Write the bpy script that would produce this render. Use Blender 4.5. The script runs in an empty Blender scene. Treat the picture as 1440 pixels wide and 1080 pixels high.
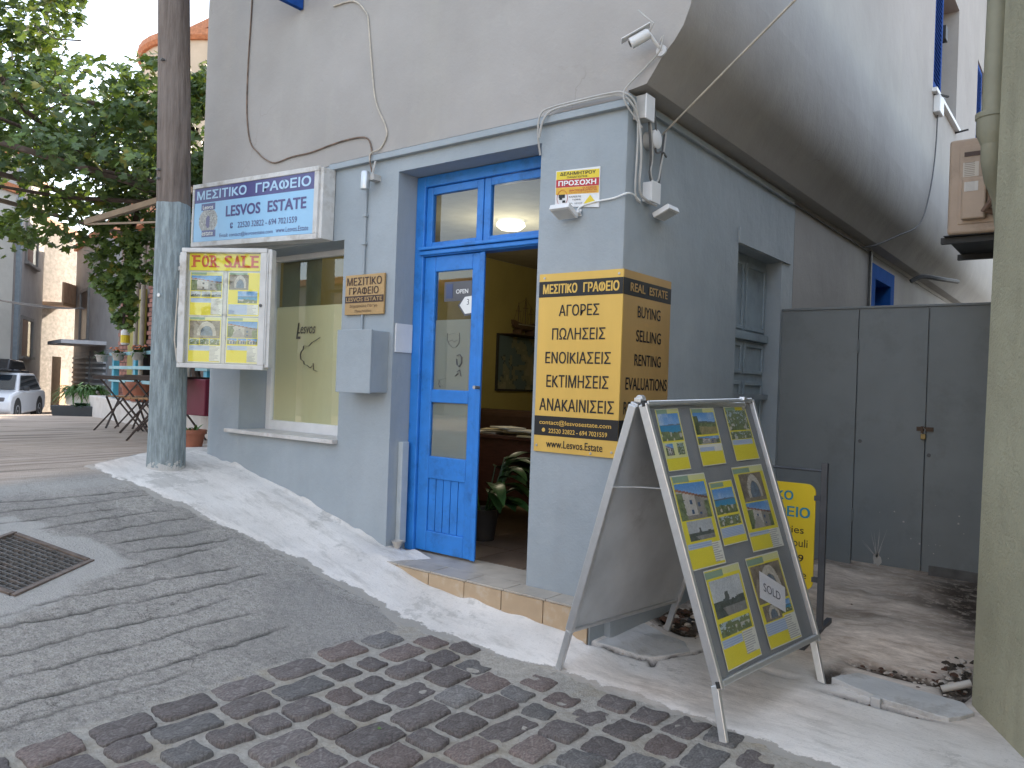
import bpy, bmesh, math, random
import numpy as np
from mathutils import Vector, Matrix, noise
random.seed(7)
SC = bpy.context.scene
COL = SC.collection
R = math.radians

# ---------------------------------------------------------------- camera, sky, sun, exposure
cd = bpy.data.cameras.new('camera')
cam = bpy.data.objects.new('camera', cd); COL.objects.link(cam); SC.camera = cam
_f, _p, _r, _y = 1.0924, 0.002168, 0.035759, 2.22821
fw = Vector((math.cos(_y)*math.cos(_p), math.sin(_y)*math.cos(_p), math.sin(_p)))
r0 = Vector((math.sin(_y), -math.cos(_y), 0)); u0 = r0.cross(fw)
rt = r0*math.cos(_r) + u0*math.sin(_r); up = -r0*math.sin(_r) + u0*math.cos(_r)
cam.matrix_world = Matrix(((rt.x, up.x, -fw.x, 0), (rt.y, up.y, -fw.y, 0), (rt.z, up.z, -fw.z, 0), (0, 0, 0, 1)))
cd.sensor_fit = 'HORIZONTAL'; cd.sensor_width = 36; cd.lens = 36*1092.4/1440
cd.clip_start = .05; cd.clip_end = 600
SUN_EL, SUN_AZ = R(20), Vector((-.45, .89, 0)).normalized()
W = bpy.data.worlds.new('World'); SC.world = W; W.use_nodes = True
wn = W.node_tree.nodes; wl = W.node_tree.links
sky = wn.new('ShaderNodeTexSky'); sky.sky_type = 'NISHITA'; sky.sun_disc = False
sky.sun_elevation = SUN_EL; sky.sun_rotation = math.atan2(SUN_AZ.x, SUN_AZ.y)
sky.air_density = 1.0; sky.dust_density = 1.0; sky.ozone_density = 1.0
wn['Background'].inputs['Strength'].default_value = .15
hs_ = wn.new('ShaderNodeHueSaturation'); hs_.inputs['Saturation'].default_value = .9; wl.new(sky.outputs[0], hs_.inputs['Color'])
mw_ = wn.new('ShaderNodeMix'); mw_.data_type = 'RGBA'; mw_.inputs[0].default_value = .5; mw_.inputs[7].default_value = (2.55, 2.7, 2.95, 1)   # even pale tint added to brighten and neutralise the skylight
wl.new(hs_.outputs[0], mw_.inputs[6]); wl.new(mw_.outputs[2], wn['Background'].inputs['Color'])
sd = bpy.data.lights.new('sun', 'SUN'); sd.energy = 3.0; sd.angle = R(.5); sd.color = (1, .86, .68)
sun = bpy.data.objects.new('sun', sd); COL.objects.link(sun)
sdir = Vector((SUN_AZ.x*math.cos(SUN_EL), SUN_AZ.y*math.cos(SUN_EL), math.sin(SUN_EL)))
sun.rotation_euler = sdir.to_track_quat('Z', 'Y').to_euler(); sun.location = (6, -9, 12)
SC.view_settings.view_transform = 'Standard'; SC.view_settings.look = 'None'
SC.view_settings.exposure = 2.3; SC.view_settings.gamma = 1; SC.view_settings.use_curve_mapping = False

# ---------------------------------------------------------------- mesh helpers
class MB:
    def __init__(s): s.v = []; s.f = []; s.m = []
    def add(s, vs, fs, mi=0):
        n = len(s.v); s.v += [tuple(q) for q in vs]
        s.f += [tuple(i+n for i in f) for f in fs]; s.m += [mi]*len(fs); return s
    def hexa(s, p, mi=0):
        return s.add(p, [(0,3,2,1),(4,5,6,7),(0,1,5,4),(1,2,6,5),(2,3,7,6),(3,0,4,7)], mi)
    def box(s, x0, x1, y0, y1, z0, z1, mi=0):
        return s.hexa([(x0,y0,z0),(x1,y0,z0),(x1,y1,z0),(x0,y1,z0),(x0,y0,z1),(x1,y0,z1),(x1,y1,z1),(x0,y1,z1)], mi)
    def obox(s, c, a, b, d, mi=0):
        c, a, b, d = Vector(c), Vector(a), Vector(b), Vector(d)
        return s.hexa([c-a-b-d, c+a-b-d, c+a+b-d, c-a+b-d, c-a-b+d, c+a-b+d, c+a+b+d, c-a+b+d], mi)
    def bar(s, p, q, w, h, upv=(0,0,1), mi=0):
        p, q = Vector(p), Vector(q); d = q-p; a = d.cross(Vector(upv)).normalized()*(w/2); b = d.cross(a).normalized()*(h/2)
        return s.obox((p+q)/2, d/2, a, b, mi)
    def prism(s, poly, ext, mi=0):
        n = len(poly); e = Vector(ext); P = [Vector(q) for q in poly]
        return s.add(P+[q+e for q in P], [tuple(range(n))[::-1], tuple(range(n, 2*n))]+[(i, (i+1) % n, n+(i+1) % n, n+i) for i in range(n)], mi)
    def tube(s, pts, r, n=8, mi=0):
        P = [Vector(q) for q in pts]; rr = r if isinstance(r, (list, tuple)) else [r]*len(P); vs = []; prev = None
        for i, q in enumerate(P):
            d = (P[min(i+1, len(P)-1)]-P[max(i-1, 0)]).normalized()
            if prev is None: a = d.orthogonal().normalized()
            else:
                a = prev-d*prev.dot(d)
                a = a.normalized() if a.length > 1e-5 else d.orthogonal().normalized()
            prev = a; b = d.cross(a)
            vs += [q+(a*math.cos(2*math.pi*k/n)+b*math.sin(2*math.pi*k/n))*rr[i] for k in range(n)]
        fs = [(i*n+k, i*n+(k+1) % n, (i+1)*n+(k+1) % n, (i+1)*n+k) for i in range(len(P)-1) for k in range(n)]
        fs += [tuple(range(n))[::-1], tuple(range((len(P)-1)*n, len(P)*n))]
        return s.add(vs, fs, mi)
    def lathe(s, c, prof, n=20, axis=(0,0,1), mi=0):
        c = Vector(c); A = Vector(axis).normalized(); a = A.orthogonal().normalized(); b = A.cross(a); vs = []
        for r, z in prof: vs += [c+A*z+(a*math.cos(2*math.pi*k/n)+b*math.sin(2*math.pi*k/n))*r for k in range(n)]
        m = len(prof)
        fs = [(i*n+k, i*n+(k+1) % n, (i+1)*n+(k+1) % n, (i+1)*n+k) for i in range(m-1) for k in range(n)]
        fs += [tuple(range(n))[::-1], tuple(range((m-1)*n, m*n))]
        return s.add(vs, fs, mi)

ROOTM = {}
def rootm(o):
    return ROOTM.get(o.name, Matrix.Identity(4)) if o else Matrix.Identity(4)
def tag(o, label=None, cat=None, group=None, kind=None):
    if label: o['label'] = label
    if cat: o['category'] = cat
    if group: o['group'] = group
    if kind: o['kind'] = kind
    return o
def thing(name, label, cat, loc=(0,0,0), rz=0, group=None):
    o = bpy.data.objects.new(name, None); COL.objects.link(o); o.location = loc; o.rotation_euler = (0,0,rz)
    o.empty_display_size = .1
    ROOTM[o.name] = Matrix.Translation(loc) @ Matrix.Rotation(rz, 4, 'Z')
    return tag(o, label, cat, group)
def obj(name, mb, mat, parent=None, smooth=False, bevel=0, local=False, loc=None, seg=2):
    """world coordinates by default; local=True: coordinates already in the root's frame"""
    me = bpy.data.meshes.new(name)
    M = rootm(parent)
    if parent is None and loc is not None: M = Matrix.Translation(loc)
    Mi = M.inverted()
    vs = mb.v if local else [tuple(Mi @ Vector(q)) for q in mb.v]
    me.from_pydata(vs, [], mb.f)
    for m in (mat if isinstance(mat, (list, tuple)) else [mat]): me.materials.append(m)
    if any(mb.m): me.polygons.foreach_set('material_index', mb.m)
    bm = bmesh.new(); bm.from_mesh(me); bmesh.ops.recalc_face_normals(bm, faces=bm.faces); bm.to_mesh(me); bm.free()
    if smooth:
        me.polygons.foreach_set('use_smooth', [True]*len(me.polygons))
        try: me.set_sharp_from_angle(angle=R(38))
        except Exception: pass
    o = bpy.data.objects.new(name, me); COL.objects.link(o)
    if parent: o.parent = parent; ROOTM[o.name] = M
    else:
        if loc is not None: o.location = loc
        ROOTM[o.name] = M
    if bevel:
        b = o.modifiers.new('bevel', 'BEVEL'); b.width = bevel; b.segments = seg; b.limit_method = 'ANGLE'; b.angle_limit = R(40)
    return o
def single(name, label, cat, mb, mat, loc, group=None, **k):
    return tag(obj(name, mb, mat, None, loc=loc, **k), label, cat, group)
def kids(o): return [c for c in bpy.data.objects if c.parent == o]
def copy_tree(o, parent=None):
    ch = kids(o); c = o.copy(); COL.objects.link(c)
    if parent: c.parent = parent
    for k in ch: copy_tree(k, c)
    return c

# ---------------------------------------------------------------- materials
def newmat(name):
    m = bpy.data.materials.new(name); m.use_nodes = True
    return m, m.node_tree.nodes, m.node_tree.links, m.node_tree.nodes['Principled BSDF']
def tex(n, l, kind, scale, detail=4, vec=None, rough=.55, **kw):
    t = n.new('ShaderNodeTex'+kind)
    if 'Scale' in t.inputs: t.inputs['Scale'].default_value = scale
    if kind == 'Noise': t.inputs['Detail'].default_value = detail; t.inputs['Roughness'].default_value = rough
    if vec is not None: l.new(vec, t.inputs['Vector'])
    return t
def ramp(n, l, src, a, b, ca=(0,0,0,1), cb=(1,1,1,1)):
    r = n.new('ShaderNodeValToRGB'); r.color_ramp.elements[0].position = a; r.color_ramp.elements[1].position = b
    r.color_ramp.elements[0].color = ca; r.color_ramp.elements[1].color = cb; l.new(src, r.inputs[0]); return r.outputs[0]
def mixc(n, l, fac, a, b, mode='MIX'):
    m = n.new('ShaderNodeMix'); m.data_type = 'RGBA'; m.blend_type = mode
    for s, v in ((0, fac), (6, a), (7, b)):
        if hasattr(v, 'is_output'): l.new(v, m.inputs[s])
        elif s == 0: m.inputs[0].default_value = v
        else: m.inputs[s].default_value = (*v, 1) if len(v) == 3 else v
    return m.outputs[2]
def mth(n, l, op, a, b=0, clamp=False):
    m = n.new('ShaderNodeMath'); m.operation = op; m.use_clamp = clamp
    for i, v in enumerate((a, b)):
        if hasattr(v, 'is_output'): l.new(v, m.inputs[i])
        else: m.inputs[i].default_value = v
    return m.outputs[0]
def coords(n, scale=None):
    t = n.new('ShaderNodeTexCoord'); return t.outputs['Object']
def mapping(n, l, v, s):
    m = n.new('ShaderNodeMapping'); m.inputs['Scale'].default_value = s; l.new(v, m.inputs[0]); return m.outputs[0]
def bump(n, l, b, h, strength, dist=.01):
    q = n.new('ShaderNodeBump'); q.inputs['Strength'].default_value = strength; q.inputs['Distance'].default_value = dist
    l.new(h, q.inputs['Height']); l.new(q.outputs[0], b.inputs['Normal']); return q
_cache = {}
def mat(name, col, rough=.6, var=.12, scale=6, bmp=.15, bscale=60, metal=0, spec=.4, rnd=0, dirt=None, dscale=3, stretch=None, coat=0):
    key = (name, tuple(col))
    if key in _cache: return _cache[key]
    m, n, l, b = newmat(name); v = coords(n)
    if stretch: v = mapping(n, l, v, stretch)
    t = tex(n, l, 'Noise', scale, 5, v)
    c = mixc(n, l, ramp(n, l, t.outputs[0], .3, .7), [q*(1-var) for q in col], [min(1, q*(1+var)) for q in col])
    if dirt:
        t2 = tex(n, l, 'Noise', dscale, 8, v, .7)
        c = mixc(n, l, ramp(n, l, t2.outputs[0], .52, .72), c, dirt)
    if rnd:
        oi = n.new('ShaderNodeObjectInfo'); hs = n.new('ShaderNodeHueSaturation'); l.new(c, hs.inputs['Color'])
        l.new(mth(n, l, 'MULTIPLY_ADD', oi.outputs['Random'], 2*rnd), hs.inputs['Value']); hs.inputs['Value'].links[0].from_node.inputs[2].default_value = 1-rnd
        c = hs.outputs[0]
    l.new(c, b.inputs['Base Color']); b.inputs['Roughness'].default_value = rough; b.inputs['Metallic'].default_value = metal
    b.inputs['Specular IOR Level'].default_value = spec
    if coat: b.inputs['Coat Weight'].default_value = coat
    if bmp:
        t3 = tex(n, l, 'Noise', bscale, 4, v); bump(n, l, b, t3.outputs[0], bmp, .01)
    _cache[key] = m; return m

# height of the street under any point (same profile as terrain below)
BX = [-60,-34,-30,-24,-19,-16,-12,-8,-6.44,-5.7,-5.11,-3.95,-3.4,-3.09,-2.5,-2.2,-1,0,2,40]
BZ = [-2.6,-1.85,-1.76,-1.5,-1.05,-.86,-.80,-.745,-.70,-.78,-.885,-1.16,-1.28,-1.325,-1.35,-1.37,-1.39,-1.40,-1.45,-3]
AY = [-40,0,3.2,4.2,5,6.4,15,60]; AZ = [-1.9,-1.5,-1.455,-1.44,-1.37,-1.30,-1.2,-1.0]
def ss(t): t = np.clip(t, 0, 1); return t*t*(3-2*t)
def G(x, y):
    x = np.asarray(x, float); y = np.asarray(y, float)
    b = np.interp(x, BX, BZ); w = np.interp(x, [-7,-6,-4,-2], [0,.03,.07,.08])
    f = b-w*ss((3.65-y)/.4)-.012*np.clip(3.3-y, 0, 8)
    a = np.interp(y, AY, AZ); k = ss((x+2.25)/.35)
    return f*(1-k)+a*k
def g(x, y): return float(G(x, y))
def ground_ramp(n, l, obj_out):
    """street height below a wall point, as a shader value (so paint can peel near the foot of the wall)"""
    s = n.new('ShaderNodeSeparateXYZ'); l.new(obj_out, s.inputs[0])
    r = n.new('ShaderNodeValToRGB'); xs = [(-6.6,-.70),(-5.7,-.78),(-5.11,-.885),(-3.95,-1.16),(-3.4,-1.28),(-2.5,-1.36),(-2,-1.38)]
    el = r.color_ramp.elements; 
    while len(el) < len(xs): el.new(.5)
    for e, (x, z) in zip(el, xs): e.position = (x+6.6)/4.6; q = -z/2; e.color = (q, q, q, 1)
    l.new(mth(n, l, 'DIVIDE', mth(n, l, 'ADD', s.outputs[0], 6.6), 4.6), r.inputs[0])
    return mth(n, l, 'ADD', s.outputs[2], mth(n, l, 'MULTIPLY', r.outputs[0], 2)), s

def wall_blue():
    m, n, l, b = newmat('blue_grey_painted_plaster'); v = coords(n)
    t = tex(n, l, 'Noise', 1.3, 6, v, .6)
    c = mixc(n, l, ramp(n, l, t.outputs[0], .35, .68), (.278,.315,.34), (.342,.378,.405))
    ts = tex(n, l, 'Noise', 7, 6, mapping(n, l, v, (1,1,.12)), .6)
    c = mixc(n, l, mth(n, l, 'MULTIPLY', ramp(n, l, ts.outputs[0], .5, .8), .28), c, (.25,.27,.285))
    tf = tex(n, l, 'Noise', 45, 5, v, .7)
    c = mixc(n, l, mth(n, l, 'MULTIPLY', ramp(n, l, tf.outputs[0], .64, .74), .3), c, (.18,.21,.24))
    h, s = ground_ramp(n, l, v)
    t2 = tex(n, l, 'Noise', 5.5, 8, v, .6)
    pe = mth(n, l, 'SUBTRACT', mth(n, l, 'MULTIPLY', t2.outputs[0], .36), mth(n, l, 'ADD', h, .075))
    c = mixc(n, l, ramp(n, l, pe, .0, .012), c, (.70,.685,.67))
    di = mth(n, l, 'SUBTRACT', .5, mth(n, l, 'MULTIPLY', h, 1.4), True)
    c = mixc(n, l, mth(n, l, 'MULTIPLY', mth(n, l, 'MULTIPLY', di, ramp(n, l, t.outputs[0], .3, .7)), .45), c, (.27,.29,.30))
    l.new(c, b.inputs['Base Color']); b.inputs['Roughness'].default_value = .62; b.inputs['Specular IOR Level'].default_value = .35
    t3 = tex(n, l, 'Noise', 3.5, 5, v); t4 = tex(n, l, 'Noise', 90, 3, v)
    t6 = tex(n, l, 'Noise', 11, 5, mapping(n, l, v, (1,1,.5)), .6); bump(n, l, b, mth(n, l, 'ADD', mth(n, l, 'ADD', t3.outputs[0], mth(n, l, 'MULTIPLY', t6.outputs[0], .22)), mth(n, l, 'MULTIPLY', t4.outputs[0], .08)), .6, .025)
    return m
def wall_white(name='whitewashed_plaster', base=(.315,.295,.275), hi=(.385,.362,.342)):
    m, n, l, b = newmat(name); v = coords(n)
    t = tex(n, l, 'Noise', .9, 7, v, .6)
    c = mixc(n, l, ramp(n, l, t.outputs[0], .3, .7), base, hi)
    ts = tex(n, l, 'Noise', 2.6, 7, mapping(n, l, v, (1,1,.10)), .65)
    c = mixc(n, l, mth(n, l, 'MULTIPLY', ramp(n, l, ts.outputs[0], .52, .80), .55), c, (.40,.375,.33))
    t5 = tex(n, l, 'Noise', 2.1, 8, v, .75)
    c = mixc(n, l, mth(n, l, 'MULTIPLY', ramp(n, l, t5.outputs[0], .56, .74), .35), c, (.45,.42,.38))
    tf = tex(n, l, 'Noise', 38, 4, v, .6)
    c = mixc(n, l, mth(n, l, 'MULTIPLY', ramp(n, l, tf.outputs[0], .70, .76), .55), c, (.22,.20,.18))
    # hairline cracks
    w = n.new('ShaderNodeTexVoronoi'); w.feature = 'DISTANCE_TO_EDGE'; w.inputs['Scale'].default_value = .8
    tw = tex(n, l, 'Noise', 3, 5, v); vv = n.new('ShaderNodeVectorMath'); vv.operation = 'ADD'
    l.new(v, vv.inputs[0]); sc = n.new('ShaderNodeVectorMath'); sc.operation = 'SCALE'; sc.inputs['Scale'].default_value = .5
    l.new(tw.outputs['Color'], sc.inputs[0]); l.new(sc.outputs[0], vv.inputs[1]); l.new(vv.outputs[0], w.inputs['Vector'])
    gate = ramp(n, l, tex(n, l, 'Noise', .8, 3, v).outputs[0], .60, .66)
    ck = mth(n, l, 'MULTIPLY', ramp(n, l, w.outputs['Distance'], .0, .006, (1,1,1,1), (0,0,0,1)), gate)
    c = mixc(n, l, mth(n, l, 'MULTIPLY', ck, .4), c, (.2,.18,.16))
    l.new(c, b.inputs['Base Color']); b.inputs['Roughness'].default_value = .8; b.inputs['Specular IOR Level'].default_value = .2
    t3 = tex(n, l, 'Noise', 2.2, 5, v); t4 = tex(n, l, 'Noise', 60, 4, v)
    bump(n, l, b, mth(n, l, 'ADD', t3.outputs[0], mth(n, l, 'MULTIPLY', t4.outputs[0], .09)), .5, .03)
    return m
def print_mat():
    m, n, l, b = newmat('printed_paper'); a = n.new('ShaderNodeAttribute'); a.attribute_name = 'Col'
    l.new(a.outputs['Color'], b.inputs['Base Color']); b.inputs['Roughness'].default_value = .35; return m
def glass_mat(name, tint=(.9,.93,.92), refl=1.0, body=(.1,.1,.1), bodyf=0.0):
    m, n, l, b = newmat(name); n.remove(b); out = n['Material Output']
    tr = n.new('ShaderNodeBsdfTransparent'); tr.inputs[0].default_value = (*tint, 1)
    gl = n.new('ShaderNodeBsdfGlossy'); gl.inputs['Roughness'].default_value = .02; gl.inputs[0].default_value = (1,1,1,1)
    fr = n.new('ShaderNodeFresnel'); fr.inputs[0].default_value = 1.52
    ge = n.new('ShaderNodeNewGeometry'); ff = mth(n, l, 'MULTIPLY', fr.outputs[0], mth(n, l, 'SUBTRACT', 1, ge.outputs['Backfacing']))
    mx = n.new('ShaderNodeMixShader'); l.new(mth(n, l, 'MULTIPLY', ff, 1.7*refl, True), mx.inputs[0])
    l.new(tr.outputs[0], mx.inputs[1]); l.new(gl.outputs[0], mx.inputs[2]); last = mx.outputs[0]
    if bodyf:
        d = n.new('ShaderNodeBsdfDiffuse'); d.inputs[0].default_value = (*body, 1); m2 = n.new('ShaderNodeMixShader'); m2.inputs[0].default_value = bodyf
        l.new(tr.outputs[0], m2.inputs[1]); l.new(d.outputs[0], m2.inputs[2]); l.new(m2.outputs[0], mx.inputs[1])
    l.new(last, out.inputs[0]); return m
def film_mat(name, col, f):
    m, n, l, b = newmat(name); n.remove(b); out = n['Material Output']
    d = n.new('ShaderNodeBsdfDiffuse'); d.inputs[0].default_value = (*col, 1); t = n.new('ShaderNodeBsdfTranslucent'); t.inputs[0].default_value = (*col, 1)
    tr = n.new('ShaderNodeBsdfTransparent'); a = n.new('ShaderNodeMixShader'); a.inputs[0].default_value = .3; l.new(d.outputs[0], a.inputs[1]); l.new(t.outputs[0], a.inputs[2])
    q = n.new('ShaderNodeMixShader'); q.inputs[0].default_value = f; l.new(tr.outputs[0], q.inputs[1]); l.new(a.outputs[0], q.inputs[2]); l.new(q.outputs[0], out.inputs[0]); return m
def emit_mat(name, col, s):
    m, n, l, b = newmat(name); b.inputs['Emission Color'].default_value = (*col, 1); b.inputs['Emission Strength'].default_value = s; b.inputs['Base Color'].default_value = (*col, 1); return m

BLUEW = wall_blue(); WHITEW = wall_white(); PRINT = print_mat()
GLASS = glass_mat('window_glass'); FILM = film_mat('frosted_film', (1,.90,.58), .95)
FILM2 = film_mat('grey_frosted_film', (.50,.50,.47), .7)
BLUE = mat('gloss_blue_paint', (.030,.20,.60), .38, .10, 9, .12, 40, dirt=(.02,.12,.36), dscale=6)
BLUE2 = mat('dark_blue_paint', (.015,.06,.24), .85, .15, 9, .12, 40, spec=.08)
ALU = mat('aluminium', (.52,.53,.54), .38, .06, 30, .03, 80, metal=.85)
ALUW = mat('weathered_white_frame', (.56,.55,.53), .5, .08, 12, .05, 60, dirt=(.33,.29,.24), dscale=5)
WHITEP = mat('white_frame_paint', (.68,.68,.68), .45, .05, 10, .04, 60)
BLACK = mat('black_print', (.012,.012,.014), .4, .05, 10, 0)
BLACKR = mat('black_rubber', (.03,.03,.03), .6, .1, 10, .1)
CABLE = mat('grey_cable', (.42,.41,.39), .6, .1, 20, .05)
CABLED = mat('dark_cable', (.10,.10,.10), .6, .2, 20, .05)
CABLEB = mat('beige_cable', (.46,.41,.34), .6, .2, 20, .05)

# ---------------------------------------------------------------- lettering (flat print)
def text(s, frame, x0, x1, z0, z1, m, parent, bold=0.0, off=.0015, name='lettering', shear=0):
    o_, u_, v_ = (Vector(q) for q in frame); n_ = u_.cross(v_).normalized()
    c = bpy.data.curves.new('t', 'FONT'); c.resolution_u = 3; c.shear = shear; s = s.replace('Κ', 'K'); bars = []
    def xr(b_):
        c.body = b_; q_ = bpy.data.objects.new('q', c); COL.objects.link(q_); bpy.context.view_layer.update(); v_ = [p[0] for p in q_.bound_box]; y_ = [p[1] for p in q_.bound_box]; bpy.data.objects.remove(q_); return min(v_), max(v_), min(y_), max(y_)
    for i_, ch in enumerate(s):
        if ch == 'Φ':
            o0 = xr('O'); x1_ = xr(s[:i_].replace('Φ', 'O')+'O')[1]; bars.append((x1_-(o0[1]-o0[0])/2, o0[2], o0[3]))
    c.body = s.replace('Φ', 'O')
    t = bpy.data.objects.new('t', c); COL.objects.link(t); bpy.context.view_layer.update()
    me0 = bpy.data.meshes.new_from_object(t.evaluated_get(bpy.context.evaluated_depsgraph_get()))
    V = np.array([tuple(q.co) for q in me0.vertices]); lo = V.min(0); hi = V.max(0)
    fs = [tuple(p.vertices) for p in me0.polygons]
    for bx_, ya, yb_ in bars:
        k_ = len(V); V = np.vstack([V, [(bx_-.05, ya, 0), (bx_+.05, ya, 0), (bx_+.05, yb_, 0), (bx_-.05, yb_, 0)]]); fs.append((k_, k_+1, k_+2, k_+3))
    bpy.data.objects.remove(t); bpy.data.curves.remove(c); bpy.data.meshes.remove(me0)
    M = rootm(parent).inverted(); vs = []; fs0 = fs; fs = []; w_ = bold*1.25*(z1-z0)
    for j_, (sx_, sz_) in enumerate([(0, 0)] if not bold else [(-1, -.6), (1, .6), (-1, .6), (1, -.6)]):
        fs += [tuple(i+len(vs) for i in f) for f in fs0]; dx_, dz_ = sx_*w_, sz_*w_
        for q in V:
            a = x0+w_+(q[0]-lo[0])/(hi[0]-lo[0])*(x1-x0-2*w_)+dx_; b = z0+.6*w_+(q[1]-lo[1])/(hi[1]-lo[1])*(z1-z0-1.2*w_)+dz_
            vs.append(tuple(M @ (o_+u_*a+v_*b+n_*(off+.00006*j_))))
    me = bpy.data.meshes.new(name); me.from_pydata(vs, [], fs); me.materials.append(m)
    o = bpy.data.objects.new(name, me); COL.objects.link(o); o.parent = parent; ROOTM[o.name] = rootm(parent); return o
def panel(mb, frame, x0, x1, z0, z1, off=0, th=.001):
    o_, u_, v_ = (Vector(q) for q in frame); n_ = u_.cross(v_).normalized()
    c = o_+u_*(x0+x1)/2+v_*(z0+z1)/2+n_*(off-th/2)
    return mb.obox(c, u_*(x1-x0)/2, v_*(z1-z0)/2, n_*th/2)
def picture(name, arr, frame, x0, x1, z0, z1, parent, off=.001, corners=None):
    """a printed picture: one grid of coloured cells"""
    H, Wd = arr.shape[:2]; o_, u_, v_ = (Vector(q) for q in frame); n_ = u_.cross(v_).normalized(); M = rootm(parent).inverted()
    if corners is None: corners = [(x0,z1),(x1,z1),(x0,z0),(x1,z0)]
    tl, tr_, bl, br = corners; vs = []
    for j in range(H+1):
        for i in range(Wd+1):
            s, t = i/Wd, j/H
            a = (tl[0]*(1-s)+tr_[0]*s)*(1-t)+(bl[0]*(1-s)+br[0]*s)*t; b = (tl[1]*(1-s)+tr_[1]*s)*(1-t)+(bl[1]*(1-s)+br[1]*s)*t
            vs.append(tuple(M @ (o_+u_*a+v_*b+n_*off)))
    fs = [(j*(Wd+1)+i, (j+1)*(Wd+1)+i, (j+1)*(Wd+1)+i+1, j*(Wd+1)+i+1) for j in range(H) for i in range(Wd)]
    me = bpy.data.meshes.new(name); me.from_pydata(vs, [], fs); me.materials.append(PRINT)
    ca = me.color_attributes.new('Col', 'FLOAT_COLOR', 'CORNER')
    c = np.ones((H*Wd, 4, 4), np.float32); c[:, :, :3] = arr.reshape(-1, 1, 3); ca.data.foreach_set('color', c.ravel())
    o = bpy.data.objects.new(name, me); COL.objects.link(o); o.parent = parent; ROOTM[o.name] = rootm(parent); return o
Y = (.72,.62,.045); LB = (.42,.50,.64); WH = (.66,.66,.60); PGN = (.25,.36,.26)
def fnz(X, Yg, s_, seed): return .5*nz(X, Yg, s_, seed)+.3*nz(X, Yg, s_*2.3, seed+1)+.2*nz(X, Yg, s_*5.1, seed+2)
def photo(w, h, kind, seed):
    rs = np.random.RandomState(seed); a = np.zeros((h, w, 3)); yy, xx = np.mgrid[0:h, 0:w]; ty = yy/h; tx = xx/w; C3 = lambda *c: np.array(c)
    fx, fy = tx*1., ty*h/w
    sky_ = C3(.09,.27,.58)*(1-ty[..., None])+C3(.40,.56,.72)*ty[..., None]; cl = np.clip(fnz(fx, fy, 3, seed)-.5, 0, 1)[..., None]*1.6; a[:] = sky_*(1-cl)+C3(.6,.63,.66)*cl
    veg = fnz(fx, fy, 14, seed+5); vegc = C3(.035,.055,.025)+veg[..., None]*C3(.20,.23,.12)
    hz = .40+.16*(fnz(fx, fx*0, 2.5, seed)-.5)
    def put(m, c): a[m] = c[m] if isinstance(c, np.ndarray) and c.ndim == 3 else c
    if kind == 'sea':
        sea = C3(.03,.17,.36)*(1-ty[..., None])+C3(.06,.30,.46)*ty[..., None]; put(ty > .42, sea*np.ones_like(a)); put((ty > .36+.07*nz(fx, fx*0, 4, seed)) & (ty < .43), C3(.12,.17,.22)); put(ty > .66+.16*(fnz(fx, fx*0, 4, seed+3)-.5), vegc)
        b = (nz(fx, fy, 9, seed+8) > .72) & (ty > .68); put(b, C3(.48,.44,.38))
    elif kind == 'field':
        put(ty > hz, C3(.10,.14,.15)*np.ones_like(a)); put(ty > hz+.06, vegc); gold = (C3(.30,.26,.13)*(.6+.7*veg[..., None])); put(ty > .62+.1*(nz(fx, fx*0, 3, seed)-.5), gold); put((tx < .14+.1*veg) & (ty > .15), vegc*.6)
    elif kind in ('house', 'street'):
        wall = C3(.50,.47,.43)*(.75+.35*fnz(fx, fy, 6, seed))[..., None]; put(ty > .16+.30*tx+.05*np.sin(seed), wall); put((ty > .12+.30*tx) & (ty < .18+.30*tx), C3(.30,.13,.08))
        sh = (tx > .55) & (ty > .35); a[sh] *= .55
        for k in range(3):
            for r_ in range(2): i, j = int(w*(.12+.26*k)), int(h*(.40+.08*k+.27*r_)); a[j:j+max(2, h//8), i:i+max(2, w//12)] = (.05,.10,.20) if seed % 2 else (.09,.07,.06)
        put(ty > .86, C3(.24,.22,.20)*(.7+.5*veg[..., None])); put((tx < .16+.16*(veg-.3)) & (ty > .25), vegc); put((tx > .88-.1*veg) & (ty > .5), vegc)
        if kind == 'street': put((np.abs(tx-.35) < .06+.4*(ty-.5)) & (ty > .5), C3(.33,.31,.29)); a *= (.75+.4*fnz(fx, fy, 4, seed))[..., None]
    elif kind == 'mono':
        g_ = .45+.25*(fnz(fx, fy, 2, seed)-.5); a[:] = g_[..., None]*C3(.95,1.0,1.05); put(ty > .62-.12*fnz(fx, fx*0, 5, seed), C3(.07,.085,.08)*(.5+1.2*veg[..., None])); put((np.abs(tx-.45) < .13*fnz(fx, fy, 8, seed)) & (ty > .35) & (ty < .6), C3(.10,.11,.11)); put((ty > .75) & (tx > .2+.6*(ty-.7)), C3(.25,.25,.24)*(.6+.6*veg[..., None]))
    elif kind == 'trees':
        a[:] = C3(.38,.46,.50); put(veg+ty*.35 > .52, vegc); put((nz(fx, fy, 12, seed+4) > .7) & (ty > .4), C3(.46,.44,.40))
    elif kind == 'cross':
        a[:] = C3(.17,.14,.11)*(.4+1.5*fnz(fx, fy, 7, seed))[..., None]; d = np.abs(np.hypot((tx-.55)/.26, (ty-.75)/.6)-1); put(d < .20, C3(.50,.46,.40)*(.6+.6*veg[..., None])); put(np.hypot((tx-.55)/.24, (ty-.75)/.56) < .82, C3(.13,.17,.22)*(.6+.8*veg[..., None])); put(ty > .84, C3(.26,.22,.17)*(.6+.6*veg[..., None]))
    a *= (1+.22*(rs.rand(h, w, 1)-.5)); return np.clip(a, 0, .9)
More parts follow.
